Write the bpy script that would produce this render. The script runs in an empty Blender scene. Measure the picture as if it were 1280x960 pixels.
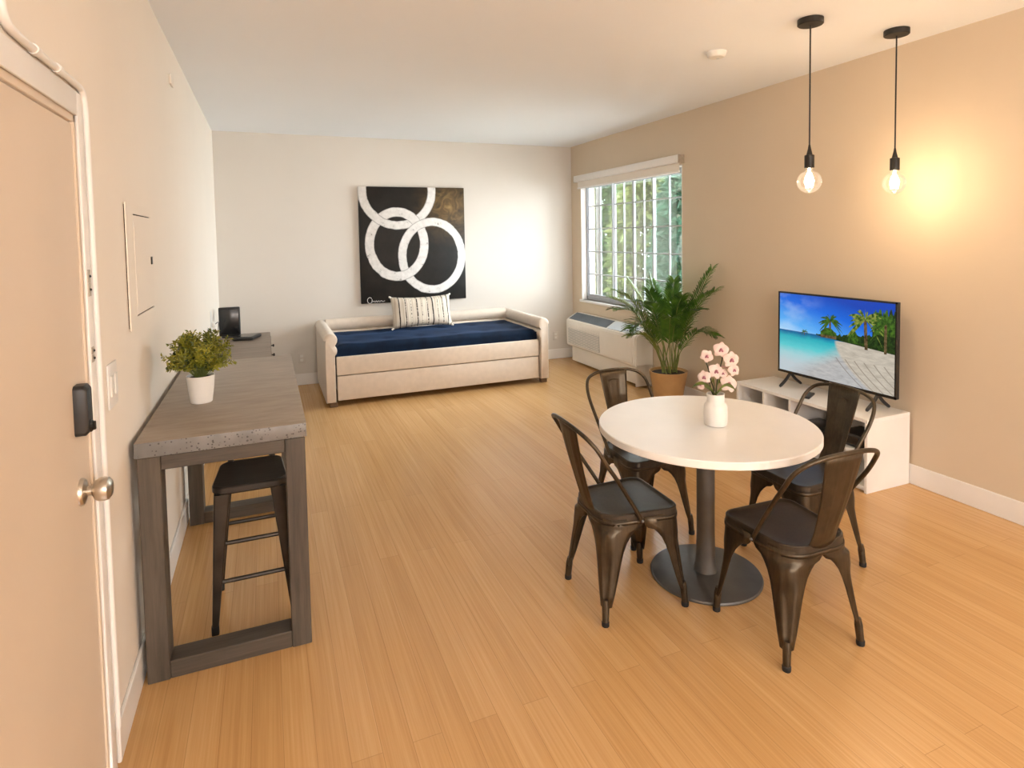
import bpy, bmesh, math, random
from mathutils import Vector, Matrix, noise
random.seed(7)
PI = math.pi
S = bpy.context.scene
COL = S.collection
W, D, H, Y0 = 4.20, 7.04, 2.76, -3.6        # room: x 0..W, y Y0..D, z 0..H

# ------------------------------------------------------------------ helpers
def lin(c):
    return tuple((v/12.92 if v <= .04045 else ((v+.055)/1.055)**2.4) for v in [x/255 for x in c]) + (1,)

class NT:
    """small wrapper over a node tree"""
    def __init__(s, tree): s.t = tree; s.n = tree.nodes; s.l = tree.links
    def node(s, kind, **kw):
        n = s.n.new(kind)
        for k, v in kw.items():
            if k.startswith('i_'):
                s.put(n, k[2:].replace('_', ' '), v)
            else: setattr(n, k, v)
        return n
    def put(s, n, sock, v):
        i = n.inputs[sock] if isinstance(sock, (str, int)) else sock
        if isinstance(v, bpy.types.NodeSocket): s.l.new(v, i)
        else: i.default_value = v
    def math(s, op, a, b=0.0, c=None, clamp=False):
        n = s.n.new('ShaderNodeMath'); n.operation = op; n.use_clamp = clamp
        s.put(n, 0, a); s.put(n, 1, b)
        if c is not None: s.put(n, 2, c)
        return n.outputs[0]
    def mix(s, f, a, b):
        n = s.n.new('ShaderNodeMix'); n.data_type = 'RGBA'
        s.put(n, n.inputs[0], f); s.put(n, n.inputs[6], a); s.put(n, n.inputs[7], b)
        return n.outputs[2]
    def ramp(s, f, stops):
        n = s.n.new('ShaderNodeValToRGB'); e = n.color_ramp.elements
        while len(e) < len(stops): e.new(.5)
        for k, (p, c) in enumerate(stops): e[k].position = p; e[k].color = c
        s.put(n, 0, f); return n.outputs[0]
    def noise(s, vec, scale, detail=3, rough=.5, out=0):
        n = s.n.new('ShaderNodeTexNoise'); s.put(n, 'Vector', vec)
        n.inputs['Scale'].default_value = scale; n.inputs['Detail'].default_value = detail; n.inputs['Roughness'].default_value = rough
        return n.outputs[out]
    def scaled(s, vec, sc):
        n = s.n.new('ShaderNodeMapping'); s.put(n, 'Vector', vec); n.inputs['Scale'].default_value = sc; return n.outputs[0]

def material(name):
    m = bpy.data.materials.new(name); m.use_nodes = True
    t = NT(m.node_tree); b = t.n['Principled BSDF']
    t.b = b; t.obj = t.n.new('ShaderNodeTexCoord').outputs['Object']
    return m, t

def plain(name, c, rough=.5, metal=0., spec=.5, var=.06, vscale=6., bump=0., bscale=200., coat=0., sheen=0.):
    m, t = material(name)
    nz = t.noise(t.obj, vscale, 4)
    a = tuple(v*(1-var) for v in c[:3])+(1,); d = tuple(min(1, v*(1+var)) for v in c[:3])+(1,)
    t.put(t.b, 'Base Color', t.ramp(nz, [(.3, a), (.7, d)]))
    t.b.inputs['Roughness'].default_value = rough; t.b.inputs['Metallic'].default_value = metal
    t.b.inputs['Specular IOR Level'].default_value = spec
    t.b.inputs['Coat Weight'].default_value = coat; t.b.inputs['Sheen Weight'].default_value = sheen
    if bump:
        n = t.node('ShaderNodeBump'); t.put(n, 'Height', t.noise(t.obj, bscale, 2)); n.inputs['Strength'].default_value = bump
        n.inputs['Distance'].default_value = .002; t.l.new(n.outputs[0], t.b.inputs['Normal'])
    return m

def emit(name, c, strength):
    m, t = material(name)
    t.b.inputs['Base Color'].default_value = (0, 0, 0, 1)
    t.b.inputs['Emission Color'].default_value = c; t.b.inputs['Emission Strength'].default_value = strength
    return m

def BM(): return bmesh.new()

def box(bm, x0, x1, y0, y1, z0, z1, bev=0., seg=2, mi=0):
    r = bmesh.ops.create_cube(bm, size=1)['verts']
    for v in r:
        v.co = Vector((x0+(v.co.x+.5)*(x1-x0), y0+(v.co.y+.5)*(y1-y0), z0+(v.co.z+.5)*(z1-z0)))
    fs = {f for v in r for f in v.link_faces}
    for f in fs: f.material_index = mi
    if bev:
        es = list({e for v in r for e in v.link_edges})
        bmesh.ops.bevel(bm, geom=es, offset=bev, segments=seg, profile=.5, affect='EDGES')
    return bm

def loft(bm, rings, closed=True, cap0=False, cap1=False, mi=0):
    vs = [[bm.verts.new(p) for p in r] for r in rings]
    n = len(rings[0])
    for a, b in zip(vs, vs[1:]):
        for i in range(n if closed else n-1):
            j = (i+1) % n
            try: bm.faces.new((a[i], a[j], b[j], b[i])).material_index = mi
            except ValueError: pass
    if cap0: bm.faces.new(vs[0][::-1]).material_index = mi
    if cap1: bm.faces.new(vs[-1]).material_index = mi
    return bm

def lathe(bm, prof, c=(0, 0), seg=40, mi=0):
    rings = [[(c[0]+r*math.cos(2*PI*k/seg), c[1]+r*math.sin(2*PI*k/seg), z) for k in range(seg)] for r, z in prof]
    return loft(bm, rings, True, prof[0][0] > 1e-4, prof[-1][0] > 1e-4, mi)

def spline(pts, n=6):
    P = [Vector(p) for p in pts]; out = []
    for i in range(len(P)-1):
        p0 = P[max(i-1, 0)]; p1 = P[i]; p2 = P[i+1]; p3 = P[min(i+2, len(P)-1)]
        for k in range(n):
            t = k/n
            out.append(.5*((2*p1)+(p2-p0)*t+(2*p0-5*p1+4*p2-p3)*t*t+(3*p1-p0-3*p2+p3)*t**3))
    out.append(P[-1]); return out

def tube(bm, pts, r, seg=10, cap=True, mi=0, flat=1.):
    P = [Vector(p) for p in pts]; n = len(P)
    R = r if isinstance(r, (list, tuple)) else [r]*n
    rings = []; up = None
    for i in range(n):
        d = (P[min(i+1, n-1)]-P[max(i-1, 0)]).normalized()
        if up is None:
            up = Vector((0, 0, 1)) if abs(d.z) < .9 else Vector((1, 0, 0))
        up = (up-d*up.dot(d)).normalized(); s = d.cross(up)
        rings.append([P[i]+(s*math.cos(2*PI*k/seg)+up*flat*math.sin(2*PI*k/seg))*R[i] for k in range(seg)])
    return loft(bm, rings, True, cap, cap, mi)

def sphere(bm, c, r, seg=20, rings=12, sc=(1, 1, 1), mi=0):
    rg = []
    for i in range(rings+1):
        a = -PI/2+PI*i/rings; rr = max(math.cos(a), 1e-3)
        rg.append([(c[0]+sc[0]*r*rr*math.cos(2*PI*k/seg), c[1]+sc[1]*r*rr*math.sin(2*PI*k/seg), c[2]+sc[2]*r*math.sin(a)) for k in range(seg)])
    return loft(bm, rg, True, True, True, mi)

def rrect(hw0, hw1, hd, r0, r1, z, cy=0, n=6):
    """rounded trapezoid: half width hw1 at +y, hw0 at -y"""
    out = []
    for cx, sy, r, a0, hw in ((1, 1, r1, 0, hw1), (-1, 1, r1, 90, hw1), (-1, -1, r0, 180, hw0), (1, -1, r0, 270, hw0)):
        for k in range(n+1):
            a = math.radians(a0+90*k/n)
            out.append((cx*(hw-r)+r*math.cos(a), cy+sy*(hd-r)+r*math.sin(a), z))
    return out

def obj(name, bm, m, parent=None, ang=35, loc=None, smooth=True, recalc=True):
    me = bpy.data.meshes.new(name)
    if recalc: bmesh.ops.recalc_face_normals(bm, faces=bm.faces[:])
    bm.to_mesh(me); bm.free()
    for x in (m if isinstance(m, (list, tuple)) else [m]): me.materials.append(x)
    if smooth:
        me.polygons.foreach_set('use_smooth', [True]*len(me.polygons))
        if ang: me.set_sharp_from_angle(angle=math.radians(ang))
    o = bpy.data.objects.new(name, me); COL.objects.link(o)
    if parent: o.parent = parent
    if loc: o.location = loc
    return o

def tag(o, label, cat, group=None, kind=None):
    o['label'] = label; o['category'] = cat
    if group: o['group'] = group
    if kind: o['kind'] = kind
    return o

def thing(name, label, cat, loc=(0, 0, 0), rotz=0, group=None):
    o = bpy.data.objects.new(name, None); COL.objects.link(o)
    o.empty_display_size = .1
    o.location = loc; o.rotation_euler = (0, 0, rotz)
    return tag(o, label, cat, group)

def struct(name, bm, m, parent=None, ang=35, smooth=True):
    o = obj(name, bm, m, parent, ang, smooth=smooth)
    if parent is None: o['kind'] = 'structure'
    return o

def dup(root, loc, rotz, label):
    r = root.copy(); COL.objects.link(r); r.location = loc; r.rotation_euler = (0, 0, rotz); r['label'] = label
    for ch in list(root.children):
        c = ch.copy(); COL.objects.link(c); c.parent = r
        for g in ch.children:
            d = g.copy(); COL.objects.link(d); d.parent = c
    return r

# ------------------------------------------------------------------ materials
M = {}
M['wall'] = plain('cream_wall_paint', (.69, .645, .59, 1), .75, var=.015, vscale=1.5, spec=.25, bump=.05, bscale=120)
M['wall_left'] = plain('peach_cream_wall_paint', (.84, .765, .675, 1), .7, var=.015, vscale=1.5, spec=.3, bump=.05, bscale=120)
M['wall_right'] = plain('tan_wall_paint', (.655, .54, .405, 1), .6, var=.02, vscale=1.5, spec=.35, bump=.05, bscale=120)
M['ceiling'] = plain('white_ceiling_paint', (.89, .915, .955, 1), .8, var=.01, vscale=1, spec=.2)
M['trim'] = plain('white_trim_paint', (.83, .80, .77, 1), .4, var=.02)
M['door'] = plain('beige_door_paint', (.70, .575, .45, 1), .45, var=.03, vscale=2)
M['white'] = plain('white_laminate', (.87, .85, .82, 1), .32, var=.02)
M['white_plastic'] = plain('white_plastic', (.80, .78, .74, 1), .4, var=.02)
M['ceramic'] = plain('white_ceramic', (.82, .79, .75, 1), .35, var=.03, bump=.1, bscale=60)
M['black'] = plain('black_plastic', (.012, .012, .013, 1), .42, var=.2)
M['black_gloss'] = plain('black_gloss', (.01, .01, .011, 1), .2, var=.2)
M['black_metal'] = plain('black_powder_coat', (.02, .018, .016, 1), .45, metal=.3, var=.2)
M['nickel'] = plain('satin_nickel', (.62, .57, .50, 1), .28, metal=1, var=.04)
M['plate'] = plain('worn_metal_plate', (.50, .45, .38, 1), .45, metal=.8, var=.1, vscale=40)
M['grey_metal'] = plain('dark_grey_metal', (.13, .125, .12, 1), .42, metal=.55, var=.12, vscale=12)
M['fabric'] = plain('cream_upholstery', (.72, .62, .52, 1), .85, var=.04, vscale=20, bump=.35, bscale=700, spec=.2, sheen=.2)
M['soil'] = plain('dark_soil_and_gap_shade', (.03, .02, .014, 1), .95, var=.5, vscale=60, bump=1, bscale=90)  # also colours the painted shadow gap of the breaker panel
M['pot_tan'] = plain('tan_terracotta', (.46, .27, .11, 1), .55, var=.10, vscale=9)
M['ac'] = plain('warm_white_ac_plastic', (.76, .71, .64, 1), .45, var=.02)
M['ac_dark'] = plain('grey_vent_plastic', (.13, .15, .17, 1), .5, var=.1)
M['ac_pale'] = plain('pale_grey_panel', (.56, .60, .63, 1), .4, var=.03)
M['alu'] = plain('white_window_frame', (.45, .47, .50, 1), .4, var=.03)
M['shade'] = plain('roller_shade_cloth', (.80, .74, .66, 1), .8, var=.02)
M['feet_wood'] = plain('brown_wood_foot', (.14, .075, .035, 1), .5, var=.2)

def wood(name, c0, c1, axis, scale=1., rough=.5, stretch=14., knots=.0):
    """timber with the grain along axis (0, 1 or 2)"""
    m, t = material(name)
    sc = [stretch*scale]*3; sc[axis] = 1.1*scale
    g = t.noise(t.scaled(t.obj, sc), 2.2, 6, .6)
    sc2 = [60*scale]*3; sc2[axis] = 2.5*scale
    g2 = t.noise(t.scaled(t.obj, sc2), 2.5, 3, .6)
    f = t.math('ADD', t.math('MULTIPLY', g, .7), t.math('MULTIPLY', g2, .3))
    t.put(t.b, 'Base Color', t.ramp(f, [(.34, c0), (.66, c1)]))
    t.b.inputs['Roughness'].default_value = rough
    n = t.node('ShaderNodeBump'); t.put(n, 'Height', g2); n.inputs['Strength'].default_value = .25; n.inputs['Distance'].default_value = .002
    t.l.new(n.outputs[0], t.b.inputs['Normal'])
    return m
GW0, GW1 = (.043, .034, .026, 1), (.108, .086, .064, 1)
M['gw_x'] = wood('grey_brown_wood_cross', GW0, GW1, 0, rough=.55)
M['gw_z'] = wood('grey_brown_wood_upright', GW0, GW1, 2, rough=.55)
M['side_top'] = wood('grey_oak_top', (.15, .115, .09, 1), (.27, .21, .165, 1), 0, rough=.5)
M['side_body'] = wood('dark_walnut_body', (.05, .03, .02, 1), (.10, .065, .045, 1), 1, rough=.5)
M['stool_wood'] = wood('ebonised_seat', (.010, .008, .006, 1), (.035, .026, .02, 1), 0, rough=.42)
M['stool_metal'] = plain('dark_bronze_stool_metal', (.045, .036, .028, 1), .38, metal=.6, var=.3, vscale=14)

# bar table top: concrete-look slab, warm wood-toned grain on the top face, speckled grey edge
m, t = material('concrete_look_slab'); M['slab'] = m
g = t.noise(t.scaled(t.obj, (3, 12, 3)), 2.0, 6, .62)
top = t.ramp(g, [(.3, (.245, .195, .15, 1)), (.55, (.315, .255, .20, 1)), (.75, (.36, .30, .24, 1))])
edge = t.ramp(t.noise(t.obj, 9, 3), [(.35, (.15, .145, .14, 1)), (.65, (.22, .21, .205, 1))])
vor = t.node('ShaderNodeTexVoronoi'); t.put(vor, 'Vector', t.obj); vor.inputs['Scale'].default_value = 80
sp = t.math('LESS_THAN', vor.outputs['Distance'], t.math('MULTIPLY', t.noise(t.obj, 30, 1), .46))
edge = t.mix(sp, edge, (.07, .065, .06, 1))
geo = t.node('ShaderNodeNewGeometry'); sx = t.node('ShaderNodeSeparateXYZ'); t.put(sx, 0, geo.outputs['True Normal'])
t.put(t.b, 'Base Color', t.mix(t.math('GREATER_THAN', sx.outputs[2], .6), edge, top))
t.b.inputs['Roughness'].default_value = .42

# bamboo strip floor, boards along y
m, t = material('bamboo_strip_floor'); M['floor'] = m
sp = t.node('ShaderNodeSeparateXYZ'); t.put(sp, 0, t.obj)
cb = t.node('ShaderNodeCombineXYZ'); t.put(cb, 0, sp.outputs[1]); t.put(cb, 1, sp.outputs[0])
br = t.node('ShaderNodeTexBrick'); t.put(br, 'Vector', cb.outputs[0])
br.offset = .37; br.offset_frequency = 2
for k, v in (('Scale', 1.), ('Mortar Size', .0009), ('Mortar Smooth', .1), ('Bias', 0.), ('Brick Width', 1.83), ('Row Height', .095)): br.inputs[k].default_value = v
br.inputs['Color1'].default_value = (0, 0, 0, 1); br.inputs['Color2'].default_value = (1, 1, 1, 1); br.inputs['Mortar'].default_value = (.5, .5, .5, 1)
pv = t.node('ShaderNodeSeparateColor'); t.put(pv, 0, br.outputs['Color'])
g = t.noise(t.scaled(t.obj, (160, 2.2, 1)), 1.0, 3, .6)
g3 = t.noise(t.scaled(t.obj, (55, .8, 1)), 1.0, 2, .5)
strip = t.math('ADD', t.math('MULTIPLY', g, .45), t.math('ADD', t.math('MULTIPLY', g3, .42), t.math('MULTIPLY', pv.outputs[0], .13)))
base = t.ramp(strip, [(.25, (.48, .255, .092, 1)), (.5, (.595, .345, .140, 1)), (.75, (.69, .43, .20, 1))])
base = t.mix(t.math('MULTIPLY', br.outputs['Fac'], .45), base, (.22, .10, .03, 1))
t.put(t.b, 'Base Color', base)
t.b.inputs['Roughness'].default_value = .27
t.b.inputs['Specular IOR Level'].default_value = .5
n = t.node('ShaderNodeBump'); t.put(n, 'Height', t.math('SUBTRACT', t.math('MULTIPLY', g, .15), br.outputs['Fac'])); n.inputs['Strength'].default_value = .2; n.inputs['Distance'].default_value = .001
t.l.new(n.outputs[0], t.b.inputs['Normal'])

# brushed gunmetal of the dining chairs
m, t = material('gunmetal_bronze_steel'); M['chair'] = m
nz = t.noise(t.obj, 7, 5, .6); n2 = t.noise(t.scaled(t.obj, (60, 60, 6)), 1.5, 3)
t.put(t.b, 'Base Color', t.ramp(t.math('ADD', t.math('MULTIPLY', nz, .7), t.math('MULTIPLY', n2, .3)), [(.3, (.038, .030, .021, 1)), (.55, (.085, .067, .046, 1)), (.75, (.15, .118, .080, 1))]))
t.b.inputs['Metallic'].default_value = .85
t.put(t.b, 'Roughness', t.math('ADD', .26, t.math('MULTIPLY', nz, .22)))
M['chair_seat'] = m.copy(); M['chair_seat'].name = 'gunmetal_dark_seat'; M['chair_seat'].node_tree.nodes['Principled BSDF'].inputs['Metallic'].default_value = .55
rmp = [n for n in M['chair_seat'].node_tree.nodes if n.type == 'VALTORGB'][0]
for e, c in zip(rmp.color_ramp.elements, ((.03, .025, .02, 1), (.06, .048, .036, 1), (.10, .08, .058, 1))): e.color = c
M['rubber'] = plain('black_rubber', (.012, .012, .012, 1), .7, var=.1)

# blue velvet
m, t = material('navy_velvet'); M['velvet'] = m
t.put(t.b, 'Base Color', t.ramp(t.noise(t.obj, 5, 4, .6), [(.35, (.0015, .007, .022, 1)), (.7, (.004, .018, .050, 1))]))
t.b.inputs['Roughness'].default_value = .8; t.b.inputs['Sheen Weight'].default_value = .16; t.b.inputs['Sheen Roughness'].default_value = .35
t.b.inputs['Sheen Tint'].default_value = (.08, .2, .5, 1)
t.b.inputs['Specular IOR Level'].default_value = .2

# striped cushion cover
m, t = material('striped_woven_cotton'); M['stripes'] = m
sp = t.node('ShaderNodeSeparateXYZ'); t.put(sp, 0, t.obj)
wob = t.math('ADD', sp.outputs[0], t.math('MULTIPLY', t.math('SUBTRACT', t.noise(t.obj, 25, 2), .5), .008))
c = t.ramp(t.noise(t.scaled(t.obj, (70, 2, 2)), 1.0, 2), [(.3, (.52, .42, .32, 1)), (.6, (.74, .67, .57, 1))])
for x, w_, dsh in ((-.265, .010, .3), (-.195, .009, .42), (-.135, .006, .52), (-.065, .011, .38), (-.01, .006, .55), (.055, .009, .45), (.115, .012, .25), (.175, .005, .5), (.235, .009, .42), (.295, .010, .3)):
    on = t.math('LESS_THAN', t.math('ABSOLUTE', t.math('SUBTRACT', wob, x)), w_*.62)
    on = t.math('MULTIPLY', on, t.math('GREATER_THAN', t.noise(t.scaled(t.obj, (30, 30, 75)), 1.0, 1), dsh))
    c = t.mix(on, c, (.035, .025, .02, 1))
t.put(t.b, 'Base Color', c); t.b.inputs['Roughness'].default_value = .9

# foliage
def leafmat(name, c0, c1, scale=8, rough=.45, trans=.15):
    m, t = material(name)
    col = t.ramp(t.noise(t.obj, scale, 3), [(.3, c0), (.7, c1)])
    t.put(t.b, 'Base Color', col); t.b.inputs['Roughness'].default_value = rough
    tr = t.node('ShaderNodeBsdfTranslucent'); t.put(tr, 'Color', col)
    mx = t.node('ShaderNodeMixShader'); mx.inputs[0].default_value = trans
    t.l.new(t.b.outputs[0], mx.inputs[1]); t.l.new(tr.outputs[0], mx.inputs[2])
    t.l.new(mx.outputs[0], t.n['Material Output'].inputs[0])
    return m
M['palm_leaf'] = leafmat('areca_leaf', (.016, .065, .010, 1), (.11, .24, .022, 1), 11, .33)
M['palm_leaf_light'] = leafmat('areca_leaf_yellowish', (.10, .17, .015, 1), (.24, .30, .03, 1), 6)
M['palm_stem'] = plain('areca_stem', (.16, .19, .045, 1), .5, var=.3, vscale=20)
M['sprig'] = leafmat('yellow_green_sprig', (.11, .13, .008, 1), (.42, .38, .035, 1), 14)
M['sprig_dark'] = leafmat('deep_green_sprig', (.025, .05, .008, 1), (.10, .13, .015, 1), 14)
M['hedge'] = [leafmat('hedge_leaf_fresh', (.030, .085, .022, 1), (.10, .19, .045, 1), 3, trans=.3),
              leafmat('hedge_leaf_yellow', (.08, .13, .03, 1), (.20, .23, .07, 1), 3, trans=.3),
              leafmat('hedge_leaf_bluish', (.018, .075, .042, 1), (.07, .16, .095, 1), 3, trans=.3)]
M['bark'] = plain('pale_bark', (.42, .38, .30, 1), .8, var=.2, vscale=10)
M['orchid_green'] = leafmat('orchid_leaf', (.05, .10, .012, 1), (.20, .24, .03, 1), 20)
M['petal'] = leafmat('pale_pink_petal', (.80, .58, .52, 1), (.86, .74, .68, 1), 30, .5, .2)
M['petal_core'] = plain('mauve_flower_lip', (.38, .14, .18, 1), .5, var=.2, vscale=60)
M['orchid_stem'] = plain('dark_orchid_stem', (.045, .05, .02, 1), .5, var=.3, vscale=30)

# clear panes and bulbs: mostly see-through with a reflecting skin
def clear(name, tint, refl, rough=0.02, glow=0):
    m, t = material(name)
    tr = t.node('ShaderNodeBsdfTransparent'); tr.inputs[0].default_value = tint
    gl = t.node('ShaderNodeBsdfGlossy'); gl.inputs['Roughness'].default_value = rough
    fr = t.node('ShaderNodeFresnel'); fr.inputs[0].default_value = 1.45
    mx = t.node('ShaderNodeMixShader'); t.put(mx, 0, t.math('MULTIPLY', fr.outputs[0], refl))
    t.l.new(tr.outputs[0], mx.inputs[1]); t.l.new(gl.outputs[0], mx.inputs[2])
    out = mx.outputs[0]
    if glow:
        em = t.node('ShaderNodeEmission'); em.inputs[0].default_value = (1, .84, .62, 1); em.inputs[1].default_value = glow
        ad = t.node('ShaderNodeAddShader'); t.l.new(out, ad.inputs[0]); t.l.new(em.outputs[0], ad.inputs[1]); out = ad.outputs[0]
    t.l.new(out, t.n['Material Output'].inputs[0])
    return m
M['glass'] = clear('window_glass', (.95, .98, .97, 1), .8)
M['bulb'] = clear('clear_bulb_glass', (1, .97, .92, 1), .6, glow=.14)
M['filament'] = emit('glowing_filament', (1, .80, .52, 1), 60)
M['lamp'] = emit('fill_lamp_diffuser', (1, .86, .70, 1), 3)

# ------------------------------------------------------------------ setting
struct('floor', box(BM(), 0, W, Y0, D, -.08, 0), M['floor'], smooth=False)
struct('ceiling', box(BM(), -.15, W+.2, Y0-.15, D+.15, H, H+.12), M['ceiling'], smooth=False)
struct('wall_back', box(BM(), -.15, W+.2, D, D+.15, -.08, H), M['wall'], smooth=False)
struct('wall_front', box(BM(), -.15, W+.2, Y0-.15, Y0, -.08, H), M['wall_left'], smooth=False)
WY0, WY1, WZ0, WZ1, WT = 4.76, 6.79, .79, 2.27, .20    # window opening in the right wall
bm = BM()
box(bm, W, W+WT, Y0, WY0, -.08, H); box(bm, W, W+WT, WY1, D, -.08, H)
box(bm, W, W+WT, WY0, WY1, -.08, WZ0); box(bm, W, W+WT, WY0, WY1, WZ1, H)
struct('wall_right', bm, M['wall_right'], smooth=False)
DY0, DY1, DZ = 1.05, 2.04, 1.965                       # door opening in the left wall
bm = BM()
box(bm, -.15, 0, Y0, DY0, -.08, H); box(bm, -.15, 0, DY1, D, -.08, H); box(bm, -.15, 0, DY0, DY1, DZ, H)
struct('wall_left', bm, M['wall_left'], smooth=False)
def skirting(name, x0, x1, y0, y1):
    struct(name, box(BM(), x0, x1, y0, y1, 0, .125, .003, 1), M['trim'])
skirting('baseboard_left', 0, .012, 2.118, D); skirting('baseboard_back', .014, W-.014, D-.014, D)
skirting('baseboard_right', W-.014, W, Y0, D)

# door slab with its knob and lock, casing with strike plates
door = struct('door_1', box(BM(), -.047, -.005, DY0+.02, DY1-.018, .012, DZ-.03, .002, 1), M['door'])
bm = BM()
def axis_lathe(bm, prof, c, seg=28):   # lathe about +x through c
    return loft(bm, [[(c[0]+h, c[1]+r*math.cos(2*PI*k/seg), c[2]+r*math.sin(2*PI*k/seg)) for k in range(seg)] for r, h in prof], True, prof[0][0] > 1e-4, prof[-1][0] > 1e-4)
kc = (-.005, 1.925, .933)
axis_lathe(bm, [(.036, 0), (.036, .004), (.032, .010), (.018, .014), (.013, .016), (.013, .026), (.016, .028), (.026, .033), (.0315, .043), (.0325, .053), (.030, .064), (.021, .071), (.008, .074)], kc)
obj('door_knob', bm, M['nickel'], door)['label'] = 'satin nickel round door knob'
bm = BM()
lk = []
for x, hw, hz in ((-.007, .028, .068), (.018, .028, .068), (.026, .022, .060)):
    lk.append([(x, 1.925+p[0], 1.157+p[1]) for p in rrect(hw, hw, hz, .012, .012, 0, n=4)])
loft(bm, lk, True, True, True)
lock = obj('door_lock', bm, M['black'], door, 40); lock['label'] = 'black electronic door lock'
bm = BM(); axis_lathe(bm, [(.017, 0), (.017, .010), (.013, .014)], (.018, 1.922, 1.112), 20); box(bm, .030, .038, 1.918, 1.926, 1.100, 1.124, .002, 1)
obj('thumb_turn', bm, M['black_gloss'], lock)

bm = BM()                                               # jamb + casing round the door opening
box(bm, -.15, -.001, DY1-.015, DY1, 0, DZ, .002, 1); box(bm, -.15, -.001, DY0, DY0+.018, 0, DZ, .002, 1)
box(bm, -.15, -.001, DY0, DY1, DZ-.026, DZ, .002, 1)
jamb = struct('trim_1', bm, M['door'])
bm = BM()
box(bm, 0, .008, DY1-.004, DY1+.050, 0, DZ+.062, .003, 2); box(bm, 0, .008, DY0-.088, DY0+.006, 0, DZ+.062, .003, 2)
box(bm, 0, .008, DY0+.006, DY1-.004, DZ-.006, DZ+.062, .003, 2)
obj('casing', bm, M['trim'], jamb)['label'] = 'white painted door casing'
for z0, z1 in ((1.452, 1.528), (1.262, 1.306)):
    bm = BM(); box(bm, .006, .0105, 2.044, 2.068, z0, (z0+z1)/2-.001, .001, 1); box(bm, .006, .0105, 2.044, 2.068, (z0+z1)/2+.001, z1, .001, 1)
    p = obj('strike_plate', bm, M['plate'], jamb); p['label'] = 'metal strike plate screwed to the casing'
    bm = BM()
    for z in (z0+(z1-z0)*.25, z0+(z1-z0)*.75): sphere(bm, (.0108, 2.058, z), .004, 10, 6)
    obj('screw', bm, M['black_metal'], p)

# conduit above the door
t_ = thing('wiring_conduit', 'cream painted surface conduit bending around the top corner of the door casing', 'conduit')
pts = spline([(.0105, 1.512, 2.76), (.0105, 1.512, 2.2), (.0105, 1.514, 2.10), (.0105, 1.535, 2.056), (.0105, 1.60, 2.044), (.0105, 1.8, 2.043), (.0105, 2.02, 2.043), (.0105, 2.075, 2.036), (.0105, 2.098, 2.0), (.0105, 2.102, 1.93), (.0105, 2.102, 1.6), (.0105, 2.102, .13)], 6)
obj('pipe', tube(BM(), pts, .0095, 12), M['trim'], t_, 60)
for y in (1.70, 1.86):
    obj('coupling', tube(BM(), [(.0105, y-.012, 2.0435), (.0105, y+.012, 2.043)], .0125, 14), M['trim'], t_, 60)

# ------------------------------------------------------------------ left wall fittings
t_ = thing('electrical_panel', 'cream painted electrical breaker panel cover set on the left wall', 'electrical panel', (0, 2.86, 1.52))
bm = BM(); box(bm, 0, .004, -.257, .257, -.237, .227); obj('gap_shade', bm, M['soil'], t_, smooth=False)['label'] = 'dark sheet standing in for the shadow gap behind the cover'  # near-black sheet paints the shadow lines round cover and door
bm = BM()
for a in ((-.265, -.142, -.245, .235), (.231, .265, -.245, .235), (-.142, .231, -.245, -.202), (-.142, .231, .196, .235)): box(bm, .004, .009, *a)
obj('cover', bm, M['wall_left'], t_, smooth=False)
bm = BM(); box(bm, .004, .010, -.137, .226, -.197, .191, .001, 1); dr = obj('panel_door', bm, M['wall_left'], t_)
bm = BM(); box(bm, .010, .015, .195, .215, -.012, .022, .001, 1); obj('latch', bm, M['black'], dr)['label'] = 'small black latch'
for z in (.125, -.135):
    bm = BM(); tube(bm, [(.009, -.138, z-.014), (.009, -.138, z+.014)], .004, 10); obj('hinge', bm, M['wall_left'], dr)
bm = BM(); box(bm, 0, .012, -.055, .055, -.028, .028, .004, 2)
tag(obj('wall_sensor', bm, M['wall_left'], None, loc=(0, 4.03, 2.54)), 'small cream box high on the left wall near the ceiling', 'sensor')
t_ = thing('light_switch', 'white double light switch plate beside the door above the bar table', 'light switch', (0, 2.29, 1.145))
bm = BM(); box(bm, 0, .006, -.058, .058, -.072, .072, .003, 2); obj('plate', bm, M['trim'], t_)
for y in (-.026, .026):
    bm = BM(); box(bm, .006, .011, y-.016, y+.016, -.034, .034, .002, 1); obj('rocker', bm, M['white_plastic'], t_)
t_ = thing('wall_charger', 'white plug and outlet on the left wall behind the black upright box', 'outlet', (0, 5.97, .90))
bm = BM(); box(bm, 0, .006, -.04, .04, -.09, .09, .003, 2); obj('plate', bm, M['white_plastic'], t_)
bm = BM(); box(bm, .006, .035, -.022, .022, -.055, -.01, .004, 2); obj('plug', bm, M['white_plastic'], t_)
bm = BM(); tube(bm, spline([(.035, 0, -.03), (.055, .06, -.02), (.05, .15, -.06), (.04, .2, -.14)], 5), .003, 6); obj('cord', bm, M['black'], t_)
def outlet(x, label):
    t_ = thing('wall_outlet', label, 'outlet', (x, D, .30))
    bm = BM(); box(bm, -.036, .036, -.006, 0, -.058, .058, .003, 2); obj('plate', bm, M['wall'], t_)
    for z in (-.022, .022):
        bm = BM(); box(bm, -.016, .016, -.0085, -.006, z-.014, z+.014, .001, 1); s_ = obj('socket', bm, M['white_plastic'], t_)
outlet(.80, 'cream wall outlet low on the back wall, left of the daybed')
outlet(3.94, 'cream wall outlet low on the back wall, right of the daybed')

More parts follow.
